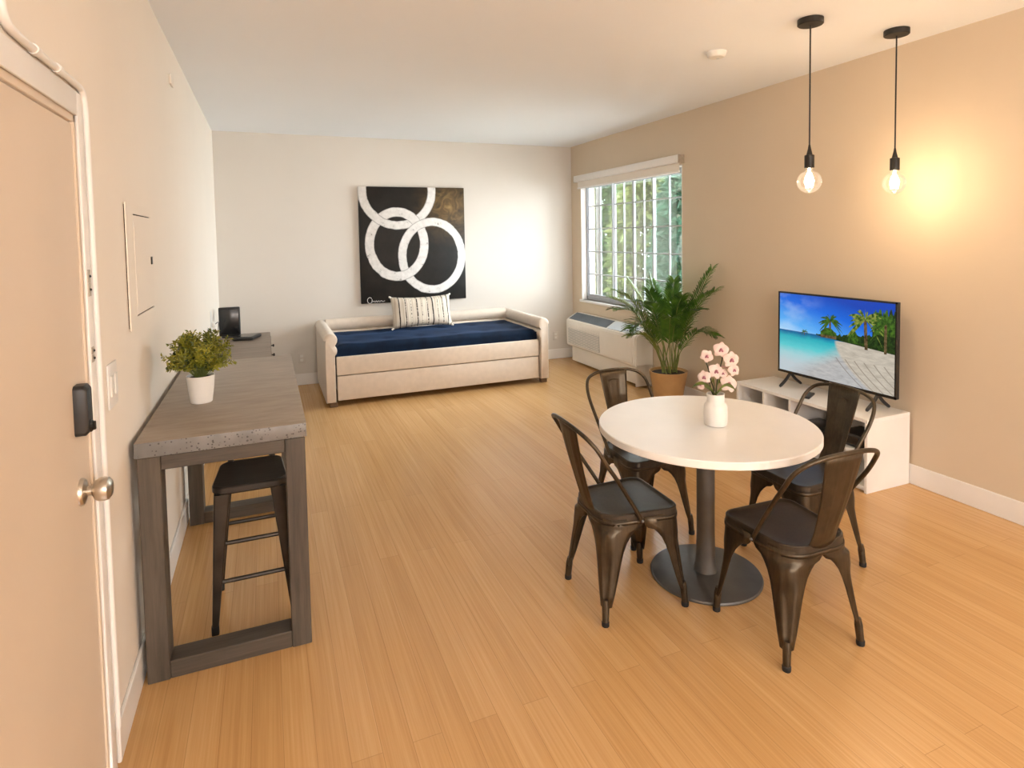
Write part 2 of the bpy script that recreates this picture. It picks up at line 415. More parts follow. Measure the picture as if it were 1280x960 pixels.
# ------------------------------------------------------------------ window, shade, AC
GX = W+.10
bm = BM()
box(bm, GX-.03, GX+.03, WY0, WY1, WZ0, WZ0+.04); box(bm, GX-.03, GX+.03, WY0, WY1, WZ1-.04, WZ1)
box(bm, GX-.03, GX+.03, WY0, WY0+.045, WZ0, WZ1); box(bm, GX-.03, GX+.03, WY1-.035, WY1, WZ0, WZ1)
win = struct('window_1', bm, M['alu'])
cols = [6.745, 6.165, 5.76, 5.364, 4.805]
for k in range(4):
    y1, y0 = cols[k], cols[k+1]; xo = GX+(.012 if k in (1, 2) else -.008)
    bm = BM(); f = .015
    box(bm, xo-.011, xo+.011, y0-.004, y0+f, WZ0+.04, WZ1-.04, .002, 1); box(bm, xo-.011, xo+.011, y1-f, y1+.004, WZ0+.04, WZ1-.04, .002, 1)
    box(bm, xo-.011, xo+.011, y0+f, y1-f, WZ0+.04, WZ0+.07, .002, 1); box(bm, xo-.011, xo+.011, y0+f, y1-f, WZ1-.07, WZ1-.04, .002, 1)
    sash = obj('sash', bm, M['alu'], win)
    bm = BM(); ym = (y0+y1)/2
    box(bm, xo-.005, xo+.005, ym-.006, ym+.006, WZ0+.07, WZ1-.07)
    for z in (1.97, 1.685, 1.40, 1.115): box(bm, xo-.008, xo+.008, y0+f, y1-f, z-.007, z+.007)
    obj('glazing_bars', bm, M['alu'], sash)
    bm = BM(); box(bm, xo-.002, xo+.002, y0+f, y1-f, WZ0+.07, WZ1-.07); obj('pane', bm, M['glass'], sash, smooth=False)
bm = BM(); box(bm, W-.025, GX-.03, WY0-.02, WY1+.02, WZ0-.03, WZ0, .004, 2); obj('sill', bm, M['trim'], win)
bm = BM()
box(bm, W+.001, GX-.03, WY1-.012, WY1, WZ0, WZ1); box(bm, W+.001, GX-.03, WY0, WY0+.012, WZ0, WZ1); box(bm, W+.001, GX-.03, WY0, WY1, WZ1-.012, WZ1)
obj('reveal_lining', bm, M['trim'], win)

t_ = thing('roller_shade', 'cream roller shade rolled up in its white cassette above the window', 'window shade', (W, 5.79, 2.27))
bm = BM(); box(bm, -.075, 0, -1.055, 1.055, .015, .092, .010, 3); obj('cassette', bm, M['trim'], t_)
bm = BM(); box(bm, -.030, -.026, -1.02, 1.02, -.055, .02); obj('cloth', bm, M['shade'], t_)
bm = BM(); box(bm, -.037, -.019, -1.02, 1.02, -.075, -.055, .004, 2); obj('hem_bar', bm, M['trim'], t_)
for y in (-1.06, 1.055):
    bm = BM(); box(bm, -.072, 0, y, y+.005, .01, .09); obj('end_cap', bm, M['plate'], t_)

AY0, AY1 = 5.24, 6.80
t_ = thing('air_conditioner', 'white packaged wall air conditioner unit under the window', 'air conditioner', (W, 0, 0))
prof = [(-.002, .62), (-.085, .625), (-.10, .620), (-.205, .560), (-.222, .545), (-.228, .52), (-.222, .235), (-.205, .22), (-.002, .22)]
bm = BM(); loft(bm, [[(x, y, z) for x, z in prof] for y in (AY0, AY1)], True, True, True)
bmesh.ops.bevel(bm, geom=[e for e in bm.edges if abs(e.verts[0].co.y-e.verts[1].co.y) < 1e-4 and len(e.link_faces) == 2], offset=.012, segments=3, affect='EDGES')
obj('housing', bm, M['ac'], t_)
bm = BM(); box(bm, -.175, -.016, AY0+.012, AY1-.06, .03, .22, .004, 1); obj('sub_base', bm, M['ac'], t_)
bm = BM(); box(bm, -.222, -.016, AY0, AY0+.012, .02, .24, .003, 1); obj('side_leg', bm, M['ac'], t_)
def on_top(bm, y0, y1, a, b, h, bev=.002):     # slab lying on the sloping top, a..b along the slope
    p0 = Vector((-.100, 0, .620)); p1 = Vector((-.205, 0, .560)); d = p1-p0; n_ = Vector((-d.z, 0, d.x)).normalized()
    n_ = n_ if n_.z > 0 else -n_
    q = [p0+d*a, p0+d*b]
    r = [[(q[0]+n_*(-.004)), (q[1]+n_*(-.004)), (q[1]+n_*h), (q[0]+n_*h)]]
    loft(bm, [[(p.x, y, p.z) for p in r[0]] for y in (y0, y1)], True, True, True)
bm = BM()
for k in range(34): on_top(bm, 5.86+k*.0265, 5.86+k*.0265+.014, -.1, 1.0, .004)
on_top(bm, 5.85, 6.75, -.12, 1.02, .001)
obj('air_vent', bm, M['ac_dark'], t_, smooth=False)['label'] = 'dark grey outlet vent'
bm = BM(); on_top(bm, 5.30, 5.83, -.12, 1.02, .004); cp = obj('control_panel', bm, M['ac_pale'], t_, smooth=False)
bm = BM()
for i in range(4):
    for j in range(3): on_top(bm, 5.34+.05*i, 5.37+.05*i, .12+.28*j, .26+.28*j, .007)
obj('buttons', bm, M['ac_dark'], cp, smooth=False)
bm = BM()
for k in range(13): box(bm, -.232, -.222, 5.98, 6.74, .262+k*.0195, .262+k*.0195+.008)
obj('intake_grille', bm, M['ac'], t_, smooth=False)
bm = BM(); box(bm, -.2265, -.221, 5.975, 6.745, .255, .515); obj('grille_backing', bm, plain('grey_filter', (.42, .41, .39, 1), .7), t_, smooth=False)
bm = BM(); box(bm, -.2295, -.221, 5.30, 5.93, .25, .525, .003, 1); obj('front_cover', bm, M['ac'], t_)

# ------------------------------------------------------------------ outside the window
def shrub(loc, size, n, lab, mat, blade=.16, seed=1, lean=0):
    rnd = random.Random(seed)
    t_ = thing('garden_shrub', lab, 'shrub', loc, group='shrubs outside the window')
    bm = BM()
    for k in range(n):
        a = rnd.uniform(0, 2*PI); z = rnd.uniform(.05, 1)*size[2]
        rr = math.sqrt(rnd.uniform(.15, 1))*math.sin(PI*min(1, .12+.86*z/size[2]))**.6
        p = Vector((size[0]*rr*math.cos(a), size[1]*rr*math.sin(a), z))
        d = Vector((math.cos(a)+rnd.uniform(-.8, .8), math.sin(a)+rnd.uniform(-.8, .8), rnd.uniform(-.7, .9))).normalized()
        s = d.cross(Vector((rnd.uniform(-1, 1), rnd.uniform(-1, 1), rnd.uniform(-.3, 1)))).normalized()
        L = blade*rnd.uniform(.6, 1.3); w = L*rnd.uniform(.12, .20); up = s.cross(d)*w*.4
        m_ = p+d*L*.5+Vector((0, 0, .03*L)); e = p+d*L-Vector((0, 0, .15*L))
        v = [bm.verts.new(q) for q in (p, m_+s*w+up, e, m_-s*w+up, m_)]
        bm.faces.new((v[0], v[4], v[1])); bm.faces.new((v[1], v[4], v[2])); bm.faces.new((v[0], v[3], v[4])); bm.faces.new((v[3], v[2], v[4]))
    obj('foliage', bm, mat, t_, 0, smooth=False, recalc=False)
    for k in range(4):
        a = rnd.uniform(0, 2*PI); b = Vector((.06*math.cos(a), .06*math.sin(a), 0))
        bm = BM(); tube(bm, spline([b, b*2+Vector((0, 0, size[2]*.4)), b*4+Vector((0, 0, size[2]*.85))], 4), [.02]*4+[.016]*4+[.010], 6)
        obj('stem', bm, M['bark'], t_)
    return t_
GZ = -.25
struct('ground', box(BM(), W+WT, 13, 0, 18, GZ-.1, GZ), plain('pale_paving', (.55, .53, .48, 1), .9, var=.1, vscale=5, bump=.6, bscale=40), smooth=False)
shrub((6.25, 7.20, GZ), (.50, .52, 3.0), 3600, 'bluish green shrub outside at the right end of the window', M['hedge'][2], .20, 2)
shrub((6.35, 8.58, GZ), (.50, .52, 3.0), 3600, 'yellowish shrub outside, seen through the middle window panes', M['hedge'][1], .20, 3)
shrub((6.45, 9.96, GZ), (.50, .52, 3.1), 3600, 'fresh green shrub outside, seen through the second sash from the left', M['hedge'][0], .18, 4)
shrub((6.65, 11.34, GZ), (.50, .52, 3.1), 3600, 'bluish shrub outside, seen through the leftmost sash', M['hedge'][2], .18, 5)
shrub((8.15, 9.2, GZ), (.60, .85, 3.4), 3600, 'tall pale green shrub in the back row, right of the others', M['hedge'][0], .26, 6)
shrub((8.3, 11.35, GZ), (.60, .85, 3.4), 3600, 'tall yellowish shrub in the back row behind the middle panes', M['hedge'][1], .26, 8)
shrub((8.4, 13.5, GZ), (.60, .85, 3.5), 3600, 'tall bluish shrub in the back row, farthest from the house corner', M['hedge'][2], .26, 9)
bm = BM(); box(bm, 5.40, 5.46, 8.44, 8.49, GZ, 2.9, .01, 1); box(bm, 5.38, 5.50, 8.40, 8.52, GZ, GZ+.2, .01, 1)
tag(obj('porch_post', bm, plain('weathered_post_paint', (.12, .11, .10, 1), .7)), 'white square post outside behind the leftmost window panes', 'post')

# ------------------------------------------------------------------ bar table
t_ = thing('bar_table', 'grey brown bar table with a thick concrete look top along the left wall', 'table', (.31, 3.225, 0))
bm = BM(); box(bm, -.29, .29, -.765, .765, .835, .89, .003, 2); obj('tabletop', bm, M['slab'], t_)
for yy, nm in ((-.763, 'near'), (.555, 'far')):
    for x in (-.283, .210):
        bm = BM(); box(bm, x, x+.073, yy, yy+.10, 0, .835, .003, 1); obj('leg', bm, M['gw_z'], t_)
    bm = BM(); box(bm, -.21, .21, yy+.004, yy+.096, .782, .835, .003, 1); obj('top_rail', bm, M['gw_x'], t_)
    bm = BM(); box(bm, -.21, .21, yy+.004, yy+.096, 0, .066, .003, 1); obj('foot_rail', bm, M['gw_x'], t_)

# bar stool
t_ = thing('bar_stool', 'black counter stool with a rounded seat tucked under the bar table', 'stool', (.385, 2.785, 0))
SZ = .622
bm = BM()
loft(bm, [rrect(hw0-.135+a, hw1-.135+a, a+.022, .045 if a > .09 else .02, .05 if a > .09 else .02, z) for hw0, hw1, a, z in
          ((.128, .142, .118, SZ-.036), (.128, .142, .130, SZ-.033), (.128, .142, .135, SZ-.026), (.128, .142, .135, SZ-.006), (.128, .142, .130, SZ), (.128, .142, .10, SZ-.001), (.128, .142, .04, SZ-.005))][::1], True, True, True)
for v in bm.verts: v.co.y *= -1     # the wide edge faces the camera
obj('seat', bm, M['stool_wood'], t_)
for sx in (-1, 1):
    for sy in (-1, 1):
        bm = BM()
        a = Vector((sx*.105, sy*.125, SZ-.034)); b = Vector((sx*.152, -.105 if sy < 0 else .235, 0.02))
        rings = []
        for k in range(9):
            f = k/8; p = a.lerp(b, f); w_ = .030*(1-f)+.012*f; d_ = .022*(1-f)+.011*f
            rings.append([(p.x+q[0], p.y+q[1], p.z) for q in rrect(w_, w_, d_, .008, .008, 0, n=3)])
        loft(bm, rings, True, True, True); lg = obj('leg', bm, M['stool_metal'], t_)
        bm = BM(); loft(bm, [[(b.x+q[0], b.y+q[1], z) for q in rrect(.014, .014, .013, .006, .006, 0, n=3)] for z in (0, .035)], True, True, True)
        obj('rubber_foot', bm, M['rubber'], lg)
def at_leg(sx, sy, z):
    f = (SZ-.034-z)/(SZ-.054); return Vector((sx*(.105+.047*f), -.125+.020*f if sy < 0 else .125+.110*f, z))
for sy, z in ((-1, .215), (-1, .375), (1, .33)):
    bm = BM(); tube(bm, [at_leg(-1, sy, z), at_leg(1, sy, z)], .009, 8); obj('stretcher', bm, M['stool_metal'], t_)
for sx, z in ((-1, .27), (1, .27)):
    bm = BM(); tube(bm, [at_leg(sx, -1, z), at_leg(sx, 1, z)], .009, 8); obj('stretcher', bm, M['stool_metal'], t_)
for sx in (-1, 1):
    bm = BM(); tube(bm, [(sx*.085, .150, SZ-.02), (sx*.088, .165, SZ+.14)], [.013, .010], 8); obj('back_post', bm, M['stool_metal'], t_)
bm = BM(); loft(bm, [[(x, .168+.02*(1-(x/.12)**2)+q, z) for q, z in ((-.006, SZ+.12), (.006, SZ+.12), (.006, SZ+.185), (-.006, SZ+.185))] for x in [-.12+.03*k for k in range(9)]], True, True, True)
obj('back_rest', bm, M['stool_wood'], t_)

# small potted plant on the bar table
t_ = thing('potted_plant', 'small yellow green artificial plant in a white pot on the bar table', 'plant', (.19, 2.99, .89))
bm = BM(); lathe(bm, [(.041, 0), (.044, .003), (.0515, .06), (.057, .118), (.0575, .122), (.0545, .122), (.052, .112), (.001, .110)], seg=36)
obj('pot', bm, M['ceramic'], t_)
bm = BM(); lathe(bm, [(.0525, .111), (.03, .116), (.001, .118)], seg=24); obj('soil', bm, M['soil'], t_)
rnd = random.Random(5); bm = BM(); bd = BM(); bs = BM()
for k in range(150):
    a = rnd.uniform(0, 2*PI); el = rnd.uniform(.02, 1)**.6*PI/2*.97
    d = Vector((math.cos(a)*math.cos(el), math.sin(a)*math.cos(el), math.sin(el)))
    base = Vector((.018*math.cos(a), .018*math.sin(a), .112))
    L = rnd.uniform(.11, .185)*(.72+.30*math.sin(el)) if el > .5 else rnd.uniform(.10, .135)
    tip = base+Vector((d.x*L*.98, d.y*L*.98, max(.035, d.z*L)+.02))
    mid = base.lerp(tip, .5)+Vector((0, 0, .022))
    P = spline([base, mid, tip], 6)
    tube(bs, P[:10], .0012, 5)
    for i in range(4, len(P)):
        for q in range(4):
            dd = (P[min(i+1, len(P)-1)]-P[i-1]).normalized()
            s = dd.cross(Vector((rnd.uniform(-1, 1), rnd.uniform(-1, 1), rnd.uniform(-1, 1)))).normalized()
            o_ = (dd*.55+s*.8).normalized(); ll = rnd.uniform(.014, .027); ww = ll*.20; n_ = o_.cross(dd).normalized()
            c_ = P[i]; B = bm if (c_.z > .165 or rnd.random() < .35) and rnd.random() < .85 else bd
            v = [B.verts.new(x) for x in (c_, c_+o_*ll*.55+n_*ww, c_+o_*ll, c_+o_*ll*.55-n_*ww, c_+o_*ll*.5+dd*ww)]
            B.faces.new((v[0], v[4], v[1])); B.faces.new((v[1], v[4], v[2])); B.faces.new((v[0], v[3], v[4])); B.faces.new((v[3], v[2], v[4]))
obj('foliage', bm, M['sprig'], t_, 0, smooth=False, recalc=False)['label'] = 'yellow green sprigs'
obj('foliage', bd, M['sprig_dark'], t_, 0, smooth=False, recalc=False)['label'] = 'darker inner sprigs'
obj('stems', bs, M['palm_stem'], t_)['kind'] = 'stuff'

# ------------------------------------------------------------------ sideboard with electronics
t_ = thing('sideboard', 'dark brown sideboard with a grey wood top in the far left corner', 'sideboard', (.02, 5.67, 0))
bm = BM(); box(bm, 0, .455, -.765, .765, .10, .675, .002, 1); obj('body', bm, M['side_body'], t_)
bm = BM(); box(bm, -.004, .466, -.775, .775, .675, .70, .003, 1); obj('top', bm, M['side_top'], t_)
for k in range(3):
    for z0, z1 in ((.40, .665), (.12, .39)):
        y0 = -.755+k*.505
        bm = BM(); box(bm, .455, .470, y0, y0+.495, z0, z1, .003, 1); d_ = obj('drawer', bm, M['side_body'], t_)
        bm = BM(); axis_lathe(bm, [(.006, 0), (.006, .012), (.013, .016), (.014, .022), (.008, .027)], (.470, y0+.25, z1-.06), 14); obj('knob', bm, M['black_metal'], d_)
for x in (.03, .39):
    for y in (-.74, .69):
        bm = BM(); box(bm, x, x+.05, y, y+.05, 0, .10, .003, 1); obj('foot', bm, M['side_body'], t_)
t_ = thing('internet_router', 'black upright router box on the sideboard top', 'router', (.135, 6.28, .70))
bm = BM(); box(bm, -.092, .092, -.022, .022, .012, .285, .010, 3); obj('case', bm, M['black'], t_)
bm = BM(); box(bm, -.080, .080, -.026, -.021, .03, .27, .004, 2); obj('front_panel', bm, M['black_gloss'], t_)
bm = BM(); box(bm, -.07, .07, -.04, .04, 0, .013, .004, 1); obj('foot', bm, M['black'], t_)
t_ = thing('set_top_box', 'flat black wedge shaped device lying on the sideboard top', 'device', (.285, 6.10, .70), math.radians(-18))
bm = BM(); loft(bm, [rrect(.088, .088, .125, .02, .02, z) for z in (.004,)]+[rrect(.092, .092, .13, .02, .02, z) for z in (.010, .024)]+[rrect(.082, .082, .12, .018, .018, .030)], True, True, True); obj('case', bm, M['black'], t_)
bm = BM(); box(bm, -.07, .07, -.10, .10, .0295, .0315, .001, 1); obj('lid_panel', bm, M['black_gloss'], t_)
bm = BM()
bm.free()
for x in (-.06, .06):
    for y in (-.09, .09): obj('rubber_foot', lathe(BM(), [(.008, 0), (.008, .006)], (x, y), 10), M['rubber'], t_)

# ------------------------------------------------------------------ daybed
BX0, BX1, BY0, BY1 = .958, 3.300, 5.915, 7.015
t_ = thing('daybed', 'cream upholstered daybed with rolled arms and a trundle against the back wall', 'daybed', (0, 0, 0))
def roll_profile(w, lo, sgn):
    """arm section (offset from outer face, z): flat outer side, two padded rolls on the inner/top side"""
    pts = [(0, lo), (w*.86, lo), (w*.86, .505)]
    for k in range(9):       # lower small roll
        a = -PI/2+PI*k/8; pts.append((w*.86+.022*math.cos(a), .545+.040*math.sin(a)))
    for k in range(13):      # top roll
        a = -PI/2*.9+(PI*1.42)*k/12; pts.append((w*.5+.064*math.cos(a), .650+.064*math.sin(a)))
    pts += [(0.004, .66), (0, .60)]
    return pts
for side in (0, 1):
    pr_ = roll_profile(.105, .045, 1)
    ring = lambda y, ins: [((BX0+o_*1 if side == 0 else BX1-o_), y, z) for o_, z in [(.0525+(a-.0525)*(1-ins), .37+(b-.37)*(1-ins*.3)) for a, b in pr_]]
    bm = BM(); loft(bm, [ring(BY0+.0, .12), ring(BY0+.006, .03), ring(BY0+.018, 0), ring(BY1, 0)], True, True, True)
    obj('arm', bm, M['fabric'], t_, 50)
pr_ = roll_profile(.105, .20, 1)
bm = BM(); loft(bm, [[(x, BY1-o_, z+.012) for o_, z in pr_] for x in (BX0+.1, BX1-.1)], True, True, True); obj('backrest', bm, M['fabric'], t_, 50)
IX0, IX1 = BX0+.105, BX1-.105
bm = BM(); box(bm, IX0, IX1, BY0+.022, BY0+.065, .300, .478, .010, 3); obj('front_rail', bm, M['fabric'], t_)
bm = BM(); box(bm, IX0+.003, IX1-.003, BY0+.026, BY0+.060, .055, .292, .008, 3)
box(bm, IX0+.02, IX1-.02, BY0+.06, BY0+.85, .10, .28, .004, 1); obj('trundle', bm, M['fabric'], t_)
bm = BM(); box(bm, IX0, IX1, BY0+.066, BY1-.1, .38, .455); obj('slat_deck', bm, M['feet_wood'], t_)
for x in (BX0+.015, IX1-.0): 
    for y in (BY0+.02, BY1-.09):
        bm = BM(); box(bm, x+.02, x+.09, y, y+.06, 0, .046, .003, 1); obj('foot', bm, M['feet_wood'], t_)
# mattress: soft, tufted
bm = BM()
nx, ny = 60, 26
mx0, mx1, my0, my1 = IX0+.004, IX1-.004, BY0+.068, BY1-.112
def mtop(u, v):
    z = .588
    for i in range(6):
        for j in range(2):
            d2 = ((u-(i+.5)/6)*(mx1-mx0))**2+((v-(j+.5)/2)*(my1-my0))**2
            z -= .012*math.exp(-d2/.004)+.006*math.exp(-d2/.03)
    e = min(u, 1-u)*(mx1-mx0); f = min(v, 1-v)*(my1-my0); g = min(e, f)
    z -= .03*max(0, 1-g/.05)**2
    return z+.008*noise.noise(Vector((u*9, v*4, 0)))
rows = [[(mx0+(mx1-mx0)*i/nx, my0+(my1-my0)*j/ny, mtop(i/nx, j/ny)) for i in range(nx+1)] for j in range(ny+1)]
loft(bm, rows, False)
per = [(i, 0) for i in range(nx+1)]+[(nx, j) for j in range(1, ny+1)]+[(i, ny) for i in range(nx-1, -1, -1)]+[(0, j) for j in range(ny-1, 0, -1)]
def perim(z, ins, fr):
    return [Vector((min(max(rows[j][i][0], mx0+ins), mx1-ins), min(max(rows[j][i][1], my0+ins), my1-ins), rows[j][i][2]*(1-fr)+z*fr)) for i, j in per]
loft(bm, [perim(.457, 0, 0), perim(.457, -.002, .25), perim(.457, -.002, .75), perim(.457, .008, 1.)], True, False, True)
bmesh.ops.remove_doubles(bm, verts=bm.verts[:], dist=1e-4)
mt = obj('mattress', bm, M['velvet'], None, 60)
tag(mt, 'navy blue velvet tufted mattress lying on the cream daybed', 'mattress')

# lumbar cushion
def cushion(w, h, th, n=22):
    bm = BM(); sides = []
    for sgn in (1, -1):
        rows = []
        for j in range(n//2+1):
            v = -1+2*j/(n//2); row = []
            for i in range(n+1):
                u = -1+2*i/n
                x = u*w/2*(1-.05*(1-v*v)*abs(u)**3*0-.05*(1-abs(v)**2)*abs(u)); z = v*h/2*(1-.12*(1-u*u)*abs(v))
                b = ((1-u**4)*(1-v**4))**.55
                row.append((x, -sgn*th/2*b, z))
            rows.append(row)
        loft(bm, rows, False)
    bmesh.ops.remove_doubles(bm, verts=bm.verts[:], dist=1e-4)
    return bm
t_ = obj('lumbar_cushion', cushion(.70, .37, .15), M['stripes'], None, 0)
t_.location = (2.095, 6.745, .772); t_.rotation_euler = (math.radians(-17), 0, math.radians(1))
tag(t_, 'cream lumbar cushion with black dashed stripes leaning on the daybed back', 'cushion')
for i in (-1, 1):
    for j in (-1, 1): obj('corner_tassel', tube(BM(), spline([(i*.335, 0, j*.172), (i*.350, 0, j*.182), (i*.356, .004, j*.186)], 3), [.008, .01, .012, .010, .011, .012, .006], 8), M['shade'], t_)

# ------------------------------------------------------------------ painting
PX0, PX1, PZ0, PZ1 = 1.462, 2.712, .866, 2.205
t_ = thing('wall_painting', 'square black canvas painted with three interlocking white rings on the back wall', 'painting', (PX0, D-.042, PZ0))
PW, PH = PX1-PX0, PZ1-PZ0
m, t = material('painted_rings'); 
sp = t.node('ShaderNodeSeparateXYZ'); t.put(sp, 0, t.obj)
wob = t.math('MULTIPLY', t.math('SUBTRACT', t.noise(t.obj, 9, 4, .6), .5), .022)
U, V = t.math('ADD', sp.outputs[0], wob), t.math('ADD', sp.outputs[2], wob)
pxu = lambda x: (x-115)/740*PW
pxv = lambda y: PH-(y-77)/805*PH
def ringmask(cx, cy, rx, ry, ix, iy):
    """0..1 across the band: returns (mask, edge)"""
    du, dv = t.math('SUBTRACT', U, pxu(cx)), t.math('SUBTRACT', V, pxv(cy))
    k = 740/PW; kv = 805/PH
    rad = lambda a, b: t.math('SQRT', t.math('ADD', t.math('POWER', t.math('ABSOLUTE', t.math('DIVIDE', du, a/k)), 2.), t.math('POWER', t.math('ABSOLUTE', t.math('DIVIDE', dv, b/kv)), 2.)))
    ro, ri = rad(rx, ry), rad(ix, iy)
    mask = t.math('MULTIPLY', t.math('LESS_THAN', ro, 1.), t.math('GREATER_THAN', ri, 1.))
    inner = t.math('MINIMUM', t.math('MULTIPLY', t.math('SUBTRACT', 1., ro), 34.), t.math('MULTIPLY', t.math('SUBTRACT', ri, 1.), 26.), clamp=True)
    return mask, inner
scr = t.noise(t.scaled(t.obj, (17, 17, 17)), 1.0, 5, .72)
white = t.ramp(scr, [(.32, (.10, .09, .09, 1)), (.385, (.68, .66, .64, 1)), (.7, (.86, .84, .82, 1))])
dark = t.ramp(t.noise(t.obj, 5, 5, .6), [(.3, (.004, .0035, .003, 1)), (.7, (.014, .012, .010, 1))])
gd = t.math('SQRT', t.math('ADD', t.math('POWER', t.math('ABSOLUTE', t.math('SUBTRACT', sp.outputs[0], pxu(745))), 2.), t.math('POWER', t.math('ABSOLUTE', t.math('SUBTRACT', sp.outputs[2], pxv(215))), 2.)))
gm = t.math('SUBTRACT', 1., t.math('DIVIDE', gd, .50), clamp=True)
vor = t.node('ShaderNodeTexNoise'); t.put(vor, 'Vector', t.obj); vor.inputs['Scale'].default_value = 6; vor.inputs['Distortion'].default_value = 2.0
gold = t.ramp(vor.outputs[0], [(.30, (.06, .038, .014, 1)), (.55, (.20, .12, .042, 1)), (.75, (.34, .22, .085, 1))])
colr = t.mix(t.math('MULTIPLY', t.math('POWER', gm, 1.3), .85), dark, gold)
R1 = ringmask(378, 104, 270, 270, 210, 210); R2 = ringmask(368, 476, 221, 258, 157, 191); R3 = ringmask(614, 563, 244, 272, 184, 211)
def lay(colr, R, extra=None):
    mk = R[0] if extra is None else t.math('MULTIPLY', R[0], extra)
    return t.mix(mk, colr, t.mix(t.math('POWER', R[1], .5), (.05, .045, .045, 1), white))
colr = lay(colr, R1); colr = lay(colr, R2); colr = lay(colr, R3)
colr = lay(colr, R2, t.math('LESS_THAN', V, pxv(600)))
colr = lay(colr, R1, t.math('LESS_THAN', U, pxu(400)))
t.put(t.b, 'Base Color', colr); t.b.inputs['Roughness'].default_value = .5; t.b.inputs['Specular IOR Level'].default_value = .3
n = t.node('ShaderNodeBump'); t.put(n, 'Height', scr); n.inputs['Strength'].default_value = .3; n.inputs['Distance'].default_value = .004; t.l.new(n.outputs[0], t.b.inputs['Normal'])
bm = BM(); box(bm, 0, PW, 0, .042, 0, PH, .004, 2); obj('canvas', bm, m, t_)
bm = BM()
ox, oz = pxu(170), pxv(860)
tube(bm, [(ox+.028*math.cos(a*PI/10)*.95, -.001, oz+.034*math.sin(a*PI/10)) for a in range(2, 22)], .005, 6, flat=.6)
tube(bm, spline([(ox+.03, -.001, oz-.022), (ox+.05, -.001, oz-.008), (ox+.058, -.001, oz-.026), (ox+.075, -.001, oz-.006), (ox+.083, -.001, oz-.024), (ox+.10, -.001, oz-.008), (ox+.112, -.001, oz-.022), (ox+.13, -.001, oz-.008), (ox+.145, -.001, oz-.02), (ox+.172, -.001, oz-.012)], 5), .0038, 6, flat=.6)
obj('signature', bm, M['trim'], t_)['label'] = 'white painted signature'

# ------------------------------------------------------------------ palm
t_ = thing('potted_palm', 'areca palm in a tan pot on the floor beside the air conditioner', 'plant', (3.975, 4.69, 0))
bm = BM(); lathe(bm, [(.118, 0), (.125, .005), (.160, .20), (.178, .300), (.180, .306), (.170, .306), (.166, .285), (.001, .283)], seg=44); obj('pot', bm, M['pot_tan'], t_)
bm = BM(); lathe(bm, [(.165, .284), (.08, .292), (.001, .295)], seg=30); obj('soil', bm, M['soil'], t_)
rnd = random.Random(11)
# fronds: (tip x, y, z from the pot centre, crown height, leaflet length, sag, light?)
fronds = [(.135, -.45, 1.28, .60, .135, .04, 0), (.10, -.52, 1.10, .62, .14, .08, 0), (.12, -.50, .70, .52, .12, .10, 0), (-.06, -.36, .98, .60, .13, .07, 0),
          (-.48, .12, 1.07, .62, .14, .10, 1), (-.46, .26, 1.00, .60, .13, .10, 1), (-.56, .02, .92, .60, .14, .12, 0), (-.50, -.12, .76, .58, .13, .12, 0),
          (-.42, -.22, 1.00, .62, .14, .10, 0), (-.30, .22, 1.17, .60, .13, .06, 1), (-.14, .10, 1.20, .60, .13, .03, 0), (-.22, -.34, .86, .58, .13, .10, 0),
          (.02, .30, 1.12, .60, .13, .05, 0), (-.40, .05, .66, .50, .11, .08, 1), (-.08, -.20, 1.18, .62, .13, .03, 0), (.10, -.30, .90, .60, .12, .08, 0), (-.28, -.10, 1.08, .62, .14, .07, 0), (.15, .14, 1.05, .60, .12, .05, 0),
          (-.16, -.42, 1.06, .60, .13, .10, 0), (.04, -.40, .92, .58, .12, .10, 0)]
XM = W-.012-3.975
